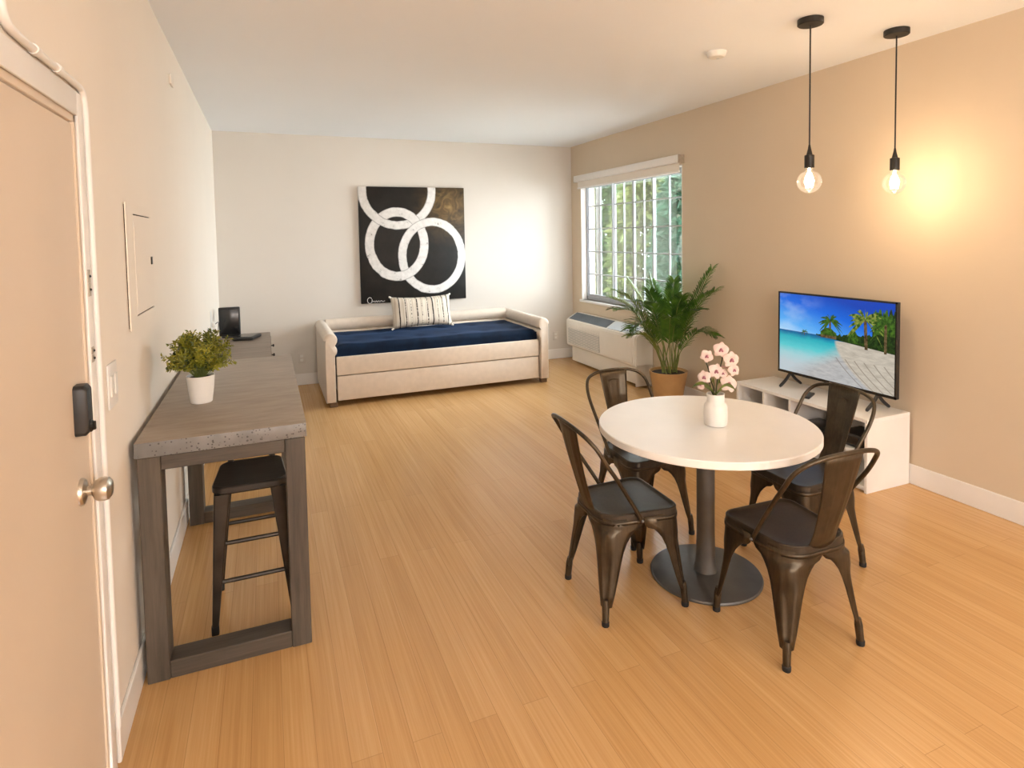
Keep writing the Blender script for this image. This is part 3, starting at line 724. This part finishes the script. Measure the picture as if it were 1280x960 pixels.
for k, (tx_, ty_, tz_, cr_, ll, sag, lt) in enumerate(fronds):
    a = math.atan2(ty_, tx_); r0 = rnd.uniform(.03, .085)
    base = Vector((r0*math.cos(a+.8), r0*math.sin(a+.8), .285)); tip = Vector((tx_, ty_, tz_))
    c0 = base.lerp(Vector((tip.x*.30, tip.y*.30, cr_)), 1.)
    m1 = c0.lerp(tip, .5)+Vector((0, 0, sag))
    p = spline([base, base.lerp(c0, .5)+Vector((tip.x*-.01, tip.y*-.01, 0)), c0, m1, tip], 9)
    N = len(p)
    bm = BM(); tube(bm, p, [.0062*(1-.75*i/(N-1)) for i in range(N)], 7); st = obj('stem', bm, M['palm_stem'], t_)
    bm = BM(); s0 = int(N*.50); steps = 34
    for i in range(steps+1):
        q = i/steps; f = s0+(N-1-s0)*q
        c_ = p[int(f)].lerp(p[min(int(f)+1, N-1)], f-int(f)); dd = (p[min(int(f)+1, N-1)]-p[max(int(f)-1, 0)]).normalized()
        L = 1.18*ll*(.50+.62*math.sin(PI*min(1, .25+.70*q)))*rnd.uniform(.88, 1.08)
        sd = dd.cross(Vector((0, 0, 1))).normalized(); up = sd.cross(dd).normalized()
        for sg in (-1, 1):
            o_ = (dd*(.75+.55*q)+sd*sg*.95+up*.22+Vector((rnd.uniform(-.08, .08), rnd.uniform(-.08, .08), rnd.uniform(-.08, .08)))).normalized()
            e = [c_, c_+o_*L*.33+up*.006, c_+o_*L*.68, c_+o_*L-Vector((0, 0, .16*L))]
            wv = dd.cross(o_).cross(o_).normalized(); ww = (.002, .0066, .0052, .0005)
            vs = [[e[j]+wv*ww[j], e[j]-up*.002, e[j]-wv*ww[j]] for j in range(4)]
            for row in vs:
                for v in row: v.x = min(v.x, XM)
            vs = [[bm.verts.new(v) for v in row] for row in vs]
            for j in range(3):
                bm.faces.new((vs[j][0], vs[j][1], vs[j+1][1], vs[j+1][0])); bm.faces.new((vs[j][1], vs[j][2], vs[j+1][2], vs[j+1][1]))
    obj('leaflets', bm, M['palm_leaf_light' if lt else 'palm_leaf'], st, 0, recalc=False)

# ------------------------------------------------------------------ dining table
TX, TY, TH = 2.338, 2.214, .72
t_ = thing('dining_table', 'round white pedestal dining table among four metal chairs', 'table', (TX, TY, 0))
bm = BM(); lathe(bm, [(.001, TH-.034), (.486, TH-.034), (.4905, TH-.030), (.4905, TH-.004), (.487, TH), (.001, TH)], seg=96); obj('tabletop', bm, M['white'], t_)
bm = BM(); lathe(bm, [(.253, 0), (.254, .006), (.250, .012), (.20, .019), (.07, .024), (.001, .025)], seg=80); obj('base', bm, M['grey_metal'], t_)
bm = BM(); lathe(bm, [(.055, .023), (.053, .035), (.047, .06), (.043, .11), (.041, .2), (.041, .60), (.044, .665), (.044, .675)], seg=36); obj('column', bm, M['grey_metal'], t_)
bm = BM(); lathe(bm, [(.16, .676), (.16, .686)], seg=36); obj('mounting_plate', bm, M['black_metal'], t_)

# vase and orchid
VX, VY = 2.366, 2.178
bm = BM(); lathe(bm, [(.046, 0), (.050, .003), (.0525, .010), (.0535, .05), (.0525, .085), (.049, .097), (.041, .105), (.039, .112), (.039, .142), (.0405, .146), (.037, .146), (.035, .112), (.044, .095), (.047, .02), (.001, .012)], seg=44)
vz = obj('flower_vase', bm, M['ceramic'], None, 40, loc=(VX, VY, TH)); tag(vz, 'small white ceramic bottle vase on the round dining table', 'vase')
t_ = thing('orchid_spray', 'pale pink artificial orchid spray standing in the white vase', 'flowers', (VX, VY, TH+.013))
camdir = Vector((-.62, -.78, .1)).normalized()
def flower(bm, bc, c, n_, R, rot):
    n_ = n_.normalized(); a = n_.cross(Vector((0, 0, 1))).normalized(); b = a.cross(n_)
    if b.z < 0: b = -b
    for k in range(5):
        an = rot+2*PI*k/5+PI/2; wd = .62 if k in (1, 4) else .42
        dr = a*math.cos(an)+b*math.sin(an); sd = n_.cross(dr)
        g = []
        for i in range(5):
            f = i/4; wi = wd*R*math.sin(PI*min(1, .16+.80*f))**.7 if i < 4 else .12*R
            cc = c+dr*R*f+n_*(.16*R*math.sin(f*PI)-.16*R*f*f)
            g.append([cc-sd*wi-n_*.06*R, cc, cc+sd*wi-n_*.06*R])
        loft(bm, g, False)
    sphere(bc, c+n_*R*.12, R*.20, 10, 6); 
    for sg in (-1, 1): sphere(bc, c+n_*R*.10+a*sg*R*.16-b*R*.16, R*.13, 8, 5)
right = Vector((.80, -.60, 0)); up = Vector((0, 0, 1))
tops = [(.020, .352, .043, .2), (.072, .305, .045, .1), (-.052, .318, .036, .7), (-.005, .245, .043, .4), (-.066, .215, .038, -.3), (.060, .185, .047, .25), (.085, .255, .034, -.2), (.030, .235, .028, .5), (-.085, .175, .028, 1.1)]
bm = BM(); stemA = spline([(0, 0, .0), (.004, 0, .14), right*.012+up*.22, right*.03+up*.30, right*.022+up*.355], 6)
tube(bm, stemA, .0032, 7); obj('stem', bm, M['orchid_stem'], t_)
bm = BM(); stemB = spline([(-.006, .004, 0), (-.006, .004, .14), right*-.02+up*.19, right*-.03+up*.24, right*-.05+up*.30], 6)
tube(bm, stemB, .0032, 7); obj('stem', bm, M['orchid_stem'], t_)
rnd = random.Random(3)
for x, z, R, rot in tops:
    x, z, R = x*.86+.006, .13+(z-.13)*.93, R*.84
    fb, fc = BM(), BM()
    c_ = right*x+up*z+camdir*rnd.uniform(.006, .03)
    flower(fb, fc, c_, camdir+right*rnd.uniform(-.35, .35)+right*x*4+up*rnd.uniform(-.1, .25), R, rot)
    near = min(stemA+stemB, key=lambda q: (q-c_).length)
    tube(fc, [near, c_-camdir*.004], .0018, 6)
    fo = obj('flower', fb, M['petal'], t_, 0, recalc=False); obj('flower_lip', fc, M['petal_core'], fo)
for dx, rise, L in ((-1, .022, .105), (1, .018, .085), (-.3, .05, .06), (.35, .045, .06)):
    bm = BM(); g = []
    for i in range(8):
        f = i/7; c_ = right*(dx*L*f)+camdir*(.02*f+.012)+up*(.128+.05*math.sin(f*PI*.7)*1.0+rise*f-.03*f*f); w_ = .023*math.sin(PI*min(1, .10+.88*f))**.7 if i < 7 else .001
        sd = camdir.cross(up).cross(right*dx+up*.2).normalized()
        sd = (camdir*.8+up*.6).normalized()
        g.append([c_-sd*w_, c_-up*.003, c_+sd*w_])
    loft(bm, g, False); obj('leaf', bm, M['orchid_green'], t_, 0, recalc=False)
bm = BM(); tube(bm, spline([(.0, 0, .10), right*-.02+camdir*.01+up*.15, right*-.03+up*.20], 4), .003, 6); obj('stake', bm, M['orchid_stem'], t_)

# ------------------------------------------------------------------ dining chairs
t_ = thing('dining_chair', 'x', 'chair', group='metal dining chairs around the round table')
SH = .438
FW, BW, HD = .178, .160, .178       # seat half widths front / back and half depth
bm = BM()
loft(bm, [rrect(BW-i, FW-i, HD-i, max(.09-i, .02), max(.055-i, .012), z) for i, z in
          ((-.001, SH-.040), (-.003, SH-.030), (-.001, SH-.012), (-.001, SH-.004), (.003, SH), (.008, SH), (.013, SH-.006), (.022, SH-.008), (.06, SH-.009), (.12, SH-.011))], True, False, True)
seat = obj('seat', bm, M['chair_seat'], t_, 40)
bm = BM()
ring = rrect(BW+.004, FW+.004, HD+.004, .092, .058, 0)
n_ = len(ring)
loft(bm, [[(x, y, z) for x, y, _ in ring] for z in (SH-.046, SH-.030)], True)
sol = obj('seat_band', bm, M['chair'], t_, 40)
md = sol.modifiers.new('thickness', 'SOLIDIFY'); md.thickness = .003; md.offset = 0
def chair_leg(sx, sy):
    ct = Vector((sx*(FW if sy > 0 else BW+.004)*.985, sy*HD*.985, SH-.02)); cf = Vector((sx*.198, sy*.205, .0))
    hw = (FW if sy > 0 else BW+.004)*.985; hd = HD*.985
    Z = [(SH-.020, 1.), (.385, 1.), (.372, .93), (.362, .78), (.345, .68), (.32, .575), (.285, .49), (.24, .42), (.18, .345), (.12, .265), (.075, .19)]
    rings = []
    for z, w in Z:
        f = 1-z/ct.z; C = ct.lerp(cf, f); wx, wy = hw*w, hd*w
        r = min(.05, .62*min(wx, wy))
        if sy < 0 and w > .9: r = .085
        pts = [(C.x-sx*wx, C.y), (C.x-sx*(wx*.6+r*.4), C.y), (C.x-sx*r, C.y)]
        g = 0 if w > .55 else .010*min(1, (.55-w)/.15)*(w/.4 if w < .4 else 1)
        for k in range(1, 8):
            a = PI/2*k/8; dip = g*(1 if k in (3, 4, 5) else (.35 if k in (2, 6) else 0))
            px_, py_ = C.x-sx*r+sx*r*math.sin(a), C.y-sy*r+sy*r*math.cos(a)
            pts.append((px_-sx*dip, py_-sy*dip))
        pts += [(C.x, C.y-sy*r), (C.x, C.y-sy*(wy*.6+r*.4)), (C.x, C.y-sy*wy)]
        rings.append([(x, y, z) for x, y in pts])
    bm = BM(); loft(bm, rings, False)
    lg = obj('leg', bm, M['chair'], t_, 50)
    md = lg.modifiers.new('thickness', 'SOLIDIFY'); md.thickness = .003; md.offset = 0
    p = lambda z: (ct.lerp(cf, 1-z/ct.z)-Vector((sx*.012, sy*.012, 0)))
    a, b = p(.105), p(.014)
    bm = BM(); tube(bm, [(a.x, a.y, .105), (p(.08).x, p(.08).y, .08), (b.x, b.y, .014)], [.012, .0155, .0140], 12); obj('foot_tube', bm, M['chair'], lg)
    bm = BM(); lathe(bm, [(.0150, 0), (.016, .004), (.016, .018), (.0145, .020)], (b.x, b.y), 14); obj('rubber_foot', bm, M['rubber'], lg)
for sx in (-1, 1):
    for sy in (1, -1): chair_leg(sx, sy)
half = [(.184, -.015, SH-.032), (.188, -.045, SH+.02), (.200, -.125, SH+.145), (.206, -.190, SH+.240), (.200, -.230, SH+.305), (.172, -.262, SH+.347), (.115, -.279, SH+.367), (.05, -.285, SH+.374)]
path = spline([Vector(p) for p in half]+[Vector((0, -.286, SH+.375))]+[Vector((-p[0], p[1], p[2])) for p in half[::-1]], 5)
bm = BM(); tube(bm, path, .0088, 12); hp = obj('back_hoop', bm, M['chair'], t_, 60)
for sx in (-1, 1):
    bm = BM(); bmesh.ops.create_uvsphere(bm, u_segments=10, v_segments=6, radius=.007, matrix=Matrix.Translation((sx*.193, -.02, SH-.025))); obj('bolt', bm, M['grey_metal'], hp)
bm = BM(); rows = []
for k in range(13):
    f = k/12; z = SH-.030+f*.402; y = -.176-.107*f-.008*math.sin(f*PI); w_ = .058+.034*f-.010*math.sin(PI*f)*(1-f)
    if f < .12: w_ += .02*(1-f/.12)
    row = []
    for i in range(15):
        u = -1+2*i/14; em = .004 if i in (4, 10) and .12 < f < .85 else 0
        row.append((u*w_, y-.012*u*u*0+.010*u*u-em, z))
    rows.append(row)
loft(bm, rows, False); sp_ = obj('back_splat', bm, M['chair'], t_, 60)
md = sp_.modifiers.new('thickness', 'SOLIDIFY'); md.thickness = .003; md.offset = 0
bm = BM(); tube(bm, spline([(-.03, -.258, SH+.318), (0, -.260, SH+.325), (.03, -.258, SH+.318)], 4), .0025, 6); obj('stamped_mark', bm, M['chair'], sp_)
chairs = [((1.912, 2.250), (1, -.055), 'gunmetal metal dining chair at the left side of the round table, nearest the bar table'),
          ((2.372, 1.775), (.03, 1), 'gunmetal metal dining chair nearest the camera with its back towards the viewer'),
          ((2.335, 2.735), (.02, -1), 'gunmetal metal dining chair behind the round table, in front of the potted palm'),
          ((2.875, 2.150), (-1, .04), 'gunmetal metal dining chair between the round table and the television')]
for k, (p, f, lab) in enumerate(chairs):
    rz = math.atan2(-f[0], f[1])
    if k == 0: t_.location = (p[0], p[1], 0); t_.rotation_euler = (0, 0, rz); t_['label'] = lab; chair0 = t_
    else: dup(chair0, (p[0], p[1], 0), rz, lab)

# ------------------------------------------------------------------ TV stand, TV and what stands with it
NY0, NY1, NX0, NX1, NZ = 2.50, 3.60, 3.80, 4.182, .458
t_ = thing('television_stand', 'low white open shelf television stand against the right wall', 'television stand', (0, 0, 0))
bm = BM(); box(bm, NX0, NX1, NY0, NY1, NZ-.022, NZ, .0015, 1); obj('top', bm, M['white'], t_)
for y in (NY0, NY1-.02):
    bm = BM(); box(bm, NX0, NX1, y, y+.02, 0, NZ-.022, .0015, 1); obj('side_panel', bm, M['white'], t_)
bm = BM(); box(bm, NX0+.002, NX1, NY0+.02, NY1-.02, .02, .04); obj('bottom_shelf', bm, M['white'], t_)
bm = BM(); box(bm, NX0+.002, NX1, NY0+.02, NY1-.02, .228, .246); obj('middle_shelf', bm, M['white'], t_)
bm = BM(); box(bm, NX1-.008, NX1, NY0+.02, NY1-.02, .04, NZ-.022); obj('back_panel', bm, M['white'], t_)
for y in (3.33, 3.09):
    bm = BM(); box(bm, NX0+.002, NX1-.008, y-.009, y+.009, .246, NZ-.022); obj('divider', bm, M['white'], t_)
bm = BM(); box(bm, NX0+.002, NX1-.008, 3.04, 3.058, .04, .228); obj('divider', bm, M['white'], t_)
bm = BM(); box(bm, NX0+.03, NX0+.05, NY0+.02, NY1-.02, 0, .02); obj('plinth', bm, M['white'], t_)
t_ = thing('disc_player', 'slim black disc player on the middle shelf of the television stand', 'disc player', (3.93, 2.93, .246))
bm = BM(); box(bm, -.10, .12, -.13, .13, .004, .042, .004, 2); obj('case', bm, M['black_gloss'], t_)
bm = BM(); box(bm, -.103, -.099, -.09, .04, .020, .030); obj('disc_tray', bm, plain('dark_red_trim', (.06, .02, .015, 1), .4), t_)
bm = BM()
bm.free()
for x in (-.08, .1):
    for y in (-.11, .11): obj('rubber_foot', lathe(BM(), [(.008, 0), (.008, .005)], (x, y), 10), M['rubber'], t_)
t_ = thing('cable_box', 'squat black cable box at the near end of the television stand shelf', 'device', (3.92, 2.645, .246))
bm = BM(); box(bm, -.09, .11, -.075, .08, .003, .085, .006, 2); obj('case', bm, M['black'], t_)
bm = BM(); box(bm, -.093, -.089, -.06, .065, .02, .07, .001, 1); obj('front_panel', bm, M['black_gloss'], t_)
bm = BM(); box(bm, -.07, .09, -.06, .065, 0, .004); obj('foot_pad', bm, M['rubber'], t_)
t_ = thing('remote_control', 'black remote control lying on the television stand top', 'remote control', (3.925, 3.035, NZ), math.radians(-62))
bm = BM(); box(bm, -.02, .02, -.075, .075, 0, .016, .006, 3); obj('body', bm, M['black'], t_)
bm = BM()
for i in range(3):
    for j in range(6): lathe(bm, [(.0038, .015), (.0036, .0178)], (-.011+.011*i, -.055+.018*j), 8)
obj('buttons', bm, plain('grey_rubber_keys', (.12, .12, .12, 1), .6), t_)

VX_ = 4.035; TVY0, TVY1, TVZ0, TVZ1 = 2.488, 3.412, .555, 1.160
t_ = thing('television', 'flat screen television showing a tropical beach on the white stand', 'television', (VX_, (TVY0+TVY1)/2, NZ))
hw, z0, z1 = (TVY1-TVY0)/2, TVZ0-NZ, TVZ1-NZ
bm = BM(); box(bm, 0, .028, -hw, hw, z0, z1, .004, 2); box(bm, .028, .055, -hw*.7, hw*.7, z0+.05, z0+.36, .01, 2); obj('housing', bm, M['black'], t_)
bm = BM(); b_ = .011; box(bm, -.006, .002, -hw, hw, z1-b_, z1, .001, 1); box(bm, -.006, .002, -hw, hw, z0, z0+.018, .001, 1)
box(bm, -.006, .002, -hw, -hw+b_, z0, z1, .001, 1); box(bm, -.006, .002, hw-b_, hw, z0, z1, .001, 1); obj('bezel', bm, M['black_gloss'], t_)
for y in (-hw+.13, hw-.10):
    for sg in (-1, 1):
        bm = BM(); tube(bm, spline([(.014, y, z0+.004), (.014+sg*.045, y, z0-.045), (.014+sg*.105, y, .008)], 4), [.011]*8+[.008], 8); obj('stand_foot', bm, M['black'], t_)
# the picture on the screen: flat, lit
sw, sb, st_ = hw-b_, z0+.018, z1-b_; sh = st_-sb
def P2(u, v, o_): return (-.0012-o_*.00012, sw-2*sw*u, st_-sh*v)       # u from the left of the picture, v from its top
m_sky, t = material('screen_sky'); 
sp = t.node('ShaderNodeSeparateXYZ'); t.put(sp, 0, t.obj)
u_ = t.math('DIVIDE', t.math('SUBTRACT', sw, sp.outputs[1]), 2*sw); v_ = t.math('DIVIDE', t.math('SUBTRACT', st_, sp.outputs[2]), sh)
sky = t.ramp(t.math('ADD', v_, t.math('MULTIPLY', t.math('SUBTRACT', .5, u_), .35)), [(.0, (.004, .055, .46, 1)), (.22, (.008, .14, .72, 1)), (.5, (.10, .42, .90, 1)), (.66, (.48, .72, .93, 1))])
cl = t.math('MULTIPLY', t.math('SUBTRACT', t.noise(t.scaled(t.obj, (1, 5, 9)), 1.0, 4), .45), t.math('MULTIPLY', t.math('SUBTRACT', .45, u_, clamp=True), 3.), clamp=True)
sky = t.mix(cl, sky, (.8, .88, .95, 1))
wv = t.noise(t.scaled(t.obj, (1, 14, 40)), 1.0, 4, .6)
dv = t.math('ADD', t.math('SUBTRACT', v_, t.math('MULTIPLY', u_, .02)), t.math('MULTIPLY', t.math('SUBTRACT', wv, .5), .06))
sea = t.ramp(dv, [(.47, (.004, .10, .30, 1)), (.50, (.006, .20, .38, 1)), (.54, (.02, .42, .50, 1)), (.66, (.10, .58, .62, 1)), (.76, (.36, .62, .66, 1)), (.88, (.50, .58, .62, 1))])
seaM = t.math('GREATER_THAN', v_, .47)
sandn = t.noise(t.scaled(t.obj, (1, 10, 50)), 1.0, 5, .7)
sand = t.ramp(sandn, [(.35, (.36, .35, .35, 1)), (.5, (.46, .46, .46, 1)), (.65, (.53, .52, .50, 1))])
dry = t.ramp(sandn, [(.35, (.44, .39, .32, 1)), (.6, (.60, .54, .45, 1))])
shore = t.math('SUBTRACT', t.math('ADD', v_, t.math('MULTIPLY', u_, .9)), t.math('ADD', 1.03, t.math('MULTIPLY', t.math('SUBTRACT', wv, .5), .1)))
c = t.mix(seaM, sky, sea)
c = t.mix(t.math('MULTIPLY', t.math('MULTIPLY', shore, 5., clamp=True), seaM), c, sand)
edge_ = t.math('SUBTRACT', t.math('MULTIPLY', u_, 1.0), t.math('ADD', .52, t.math('MULTIPLY', t.math('POWER', t.math('SUBTRACT', v_, .53, clamp=True), 1.6), .95)))
c = t.mix(t.math('MULTIPLY', t.math('MULTIPLY', edge_, 40., clamp=True), t.math('GREATER_THAN', v_, .505)), c, dry)
lines = t.math('LESS_THAN', t.math('ABSOLUTE', t.math('SUBTRACT', t.math('FRACT', t.math('MULTIPLY', edge_, 13.)), .5)), t.math('MULTIPLY', sandn, .13))
c = t.mix(t.math('MULTIPLY', t.math('MULTIPLY', lines, t.math('GREATER_THAN', v_, .70)), t.math('MULTIPLY', t.math('GREATER_THAN', edge_, -.05), .6)), c, (.16, .12, .09, 1))
SCR = 1.0
def to_emit(m, t, c):
    t.b.inputs['Base Color'].default_value = (.0, .0, .0, 1); t.b.inputs['Roughness'].default_value = .25
    t.put(t.b, 'Emission Color', c); t.b.inputs['Emission Strength'].default_value = SCR
to_emit(m_sky, t, c)
def screen_col(name, c0, c1):
    m, t = material(name); to_emit(m, t, t.ramp(t.noise(t.obj, 45, 3), [(.35, c0), (.65, c1)])); return m
m_leaf = screen_col('screen_palm_green', (.006, .035, .004, 1), (.07, .17, .015, 1)); m_dark = screen_col('screen_undergrowth', (.003, .014, .003, 1), (.02, .06, .008, 1))
m_leaf2 = screen_col('screen_palm_yellow', (.06, .11, .01, 1), (.30, .34, .06, 1)); m_trunk = screen_col('screen_trunk', (.05, .03, .012, 1), (.18, .12, .05, 1))
bm = BM(); vs = [bm.verts.new(P2(*q, 0)) for q in ((0, 0), (1, 0), (1, 1), (0, 1))]; bm.faces.new(vs)
asp = 2*sw/sh
def poly(pts, o_, mi):
    f = bm.faces.new([bm.verts.new(P2(min(max(u, 0), 1), min(max(v, 0), 1), o_)) for u, v in pts]); f.material_index = mi
rnd = random.Random(21)
def canopy_strip(us, vt, vb, o_, mi, jag=.03, n=40):
    top = [(us[0]+(us[1]-us[0])*k/n, vt(k/n)+rnd.uniform(-jag, jag)*(0 if k in (0, n) else 1)) for k in range(n+1)]
    bot = [(us[0]+(us[1]-us[0])*k/n, vb(k/n)) for k in range(n, -1, -1)]
    for k in range(n): 
        poly([top[k], top[k+1], bot[n-k-1], bot[n-k]], o_, mi)
canopy_strip((.36, 1), lambda f: .455-.06*f-.18*max(0, f-.55), lambda f: .475+.075*f, 1, 2, .022)
canopy_strip((.83, 1), lambda f: .18-.10*f, lambda f: .52, 1.5, 2, .04, 24)
canopy_strip((.84, 1), lambda f: .10+.02*f, lambda f: .36, 2, 1, .05, 22)
def palm(u, vc, vb, R, o_, mi, n=15, lean=0):
    for k in range(6):
        f0, f1 = k/6, (k+1)/6
        w0, w1 = .010*R/.2, .010*R/.2
        poly([(u-lean*(f0)-w0+.0, vc+(vb-vc)*f0), (u-lean*f0+w0, vc+(vb-vc)*f0), (u-lean*f1+w1, vc+(vb-vc)*f1), (u-lean*f1-w1, vc+(vb-vc)*f1)], o_, 4)
    for k in range(n):
        a = -PI*.18+(PI*1.36)*k/(n-1)+rnd.uniform(-.12, .12); L = R*rnd.uniform(.8, 1.1); pts = []
        for i in range(7):
            f = i/6; x = math.cos(a)*L*f/asp; y = -math.sin(a)*L*f+.55*L*f*f
            pts.append((u+x, vc+y))
        for i in range(6):
            w = .055*R/.2*math.sin(PI*(.1+.85*i/6))*.6; w2 = .055*R/.2*math.sin(PI*(.1+.85*(i+1)/6))*.6
            poly([pts[i], (pts[i][0]+.25*w/asp, pts[i][1]+w), (pts[i+1][0]+.25*w2/asp, pts[i+1][1]+w2), pts[i+1]], o_+.2+.02*k, mi if (k+i) % 3 else 1)
palm(.485, .27, .49, .165, 3, 1, 15, .0)
palm(.775, .20, .55, .245, 4, 3, 17, -.01)
palm(.93, .22, .56, .20, 5, 1, 13, .0)
palm(.25, .45, .50, .06, 3, 1, 9)
canopy_strip((.40, .54), lambda f: .43-.06*math.sin(PI*f), lambda f: .49, 3.5, 4, .012, 16)
canopy_strip((.40, .54), lambda f: .415-.05*math.sin(PI*f), lambda f: .455, 3.6, 1, .014, 16)
canopy_strip((.64, .72), lambda f: .40-.06*math.sin(PI*f), lambda f: .50, 3.6, 1, .014, 12)
obj('screen', bm, [m_sky, m_leaf, m_dark, m_leaf2, m_trunk], t_, 0, smooth=False, recalc=False)['label'] = 'lit screen with a beach picture'
bm = BM(); box(bm, -.0065, -.0055, -.012, .012, z0+.006, z0+.011); obj('maker_badge', bm, M['plate'], t_)

# ------------------------------------------------------------------ pendants, smoke detector, lights
def pendant(x, y, lab):
    t_ = thing('pendant_light', lab, 'pendant light', (x, y, H), group='bare bulb pendant lights')
    bm = BM(); lathe(bm, [(.062, 0), (.066, -.002), (.066, -.030), (.062, -.034), (.001, -.036)], seg=40); obj('canopy', bm, M['black_metal'], t_)
    bm = BM(); tube(bm, [(0, 0, -.03), (0, 0, -.70)], .0042, 8); obj('cord', bm, M['black'], t_)
    bm = BM(); lathe(bm, [(.005, -.68), (.008, -.700), (.013, -.722), (.016, -.735), (.0245, -.737), (.0255, -.742), (.0255, -.806), (.023, -.809), (.001, -.809)], seg=30); obj('socket', bm, M['black_metal'], t_)
    c_ = -.882; R = .064
    bm = BM(); pr_ = [(.014, -.800), (.016, -.815), (.026, -.828)]
    pr_ += [(R*math.cos(a), c_+R*math.sin(a)) for a in [math.radians(q) for q in range(52, -91, -8)]]
    lathe(bm, pr_[:-1]+[(.002, c_-R)], seg=36); gl = obj('bulb', bm, M['bulb'], t_, 60); gl['label'] = 'clear round glass bulb'
    bm = BM()
    for k in range(6):
        a = 2*PI*k/6; tube(bm, [(.008*math.cos(a), .008*math.sin(a), -.835), (.020*math.cos(a), .020*math.sin(a), -.868), (.016*math.cos(a), .016*math.sin(a), -.915)], .0035, 6)
    tube(bm, [(0, 0, -.81), (0, 0, -.90)], .006, 8)
    obj('filament', bm, M['filament'], gl)
    l = bpy.data.lights.new('bulb_glow', 'POINT'); l.energy = P_PEND; l.color = (1, .72, .44); l.shadow_soft_size = .03
    lo = bpy.data.objects.new('bulb_glow', l); COL.objects.link(lo); lo.parent = t_; lo.location = (0, 0, c_)
P_PEND = 12
pendant(3.262, 2.462, 'left black pendant light with a bare round bulb, farther from the right wall')
pendant(3.890, 2.418, 'right black pendant light with a bare round bulb, closest to the right wall')
t_ = thing('smoke_detector', 'round white smoke detector on the ceiling left of the pendant lights', 'smoke detector', (3.18, 3.11, H))
bm = BM(); lathe(bm, [(.062, 0), (.064, -.006), (.060, -.012), (.056, -.028), (.046, -.036), (.001, -.038)], seg=36); obj('body', bm, M['white_plastic'], t_)
bm = BM(); lathe(bm, [(.010, -.036), (.010, -.040), (.001, -.041)], (.02, .01), 12); obj('test_button', bm, M['ac_pale'], t_)

def fill_lamp(x, y, power, lab):  # added globe out of view, there only to brighten room and ceiling
    t_ = thing('fill_lamp', lab, 'added fill light', (x, y, H))
    bm = BM(); lathe(bm, [(.06, 0), (.06, -.02), (.012, -.03), (.012, -1.03), (.04, -1.04), (.05, -1.06)], seg=30); obj('stem', bm, M['nickel'], t_)
    bm = BM(); sphere(bm, (0, 0, -1.17), .13, 32, 20); gl = obj('globe', bm, M['fill_globe'], t_)
    l = bpy.data.lights.new('fill_glow', 'POINT'); l.shadow_soft_size = .125; l.energy = power; l.color = (.96, .97, 1)
    lo = bpy.data.objects.new('fill_glow', l); COL.objects.link(lo); lo.parent = t_; lo.location = (0, 0, -1.17)
M['fill_globe'] = clear('fill_lamp_globe', (1, .98, .95, 1), .3, glow=3.)
P_FILL = 150
fill_lamp(1.15, -2.5, P_FILL, 'added unseen fill globe behind the viewer on the door side')
fill_lamp(3.05, -2.5, P_FILL, 'added unseen fill globe behind the viewer on the right wall side')

# daylight
w = bpy.data.worlds.new('daylight'); S.world = w; w.use_nodes = True
t = NT(w.node_tree); bg = t.n['Background']
bg.inputs['Color'].default_value = (.90, .94, 1., 1); bg.inputs['Strength'].default_value = 26.
l = bpy.data.lights.new('window_portal', 'AREA'); l.shape = 'RECTANGLE'; l.size = WY1-WY0; l.size_y = WZ1-WZ0; l.cycles.is_portal = True
lo = bpy.data.objects.new('window_portal', l); COL.objects.link(lo); lo.location = (W+WT+.02, (WY0+WY1)/2, (WZ0+WZ1)/2)
lo.rotation_euler = Matrix(((0, 0, 1), (1, 0, 0), (0, 1, 0))).to_euler()
sun = bpy.data.lights.new('sun', 'SUN'); sun.energy = 4; sun.angle = math.radians(3); sun.color = (1, .95, .85)
so = bpy.data.objects.new('sun', sun); COL.objects.link(so); so.rotation_euler = Vector((.25, .35, -1)).to_track_quat('-Z', 'Y').to_euler()

# ------------------------------------------------------------------ camera
yaw, pitch, roll = -.393865, -.051558, -.01732
cy_, sy_, cp, sp_, cr, sr = math.cos(yaw), math.sin(yaw), math.cos(pitch), math.sin(pitch), math.cos(roll), math.sin(roll)
Rz = Matrix(((cy_, -sy_, 0), (sy_, cy_, 0), (0, 0, 1)))
r, fw, up = Vector((1, 0, 0)), Vector((0, cp, sp_)), Vector((0, -sp_, cp))
r2, u2 = Rz @ (cr*r+sr*up), Rz @ (-sr*r+cr*up); f2 = Rz @ fw
cam = bpy.data.cameras.new('camera'); co = bpy.data.objects.new('camera', cam); COL.objects.link(co)
co.matrix_world = Matrix(((r2.x, u2.x, -f2.x, .4805), (r2.y, u2.y, -f2.y, 0), (r2.z, u2.z, -f2.z, 1.6), (0, 0, 0, 1)))
cam.sensor_width = 36; cam.lens = 751.59/1280*36; cam.shift_x = (640-646)/1280; cam.shift_y = (335.19-480)/1280
cam.clip_start = .02
S.camera = co
S.view_settings.view_transform = 'Standard'; S.view_settings.look = 'None'; S.view_settings.gamma = 1; S.view_settings.use_curve_mapping = False
S.view_settings.exposure = 0.
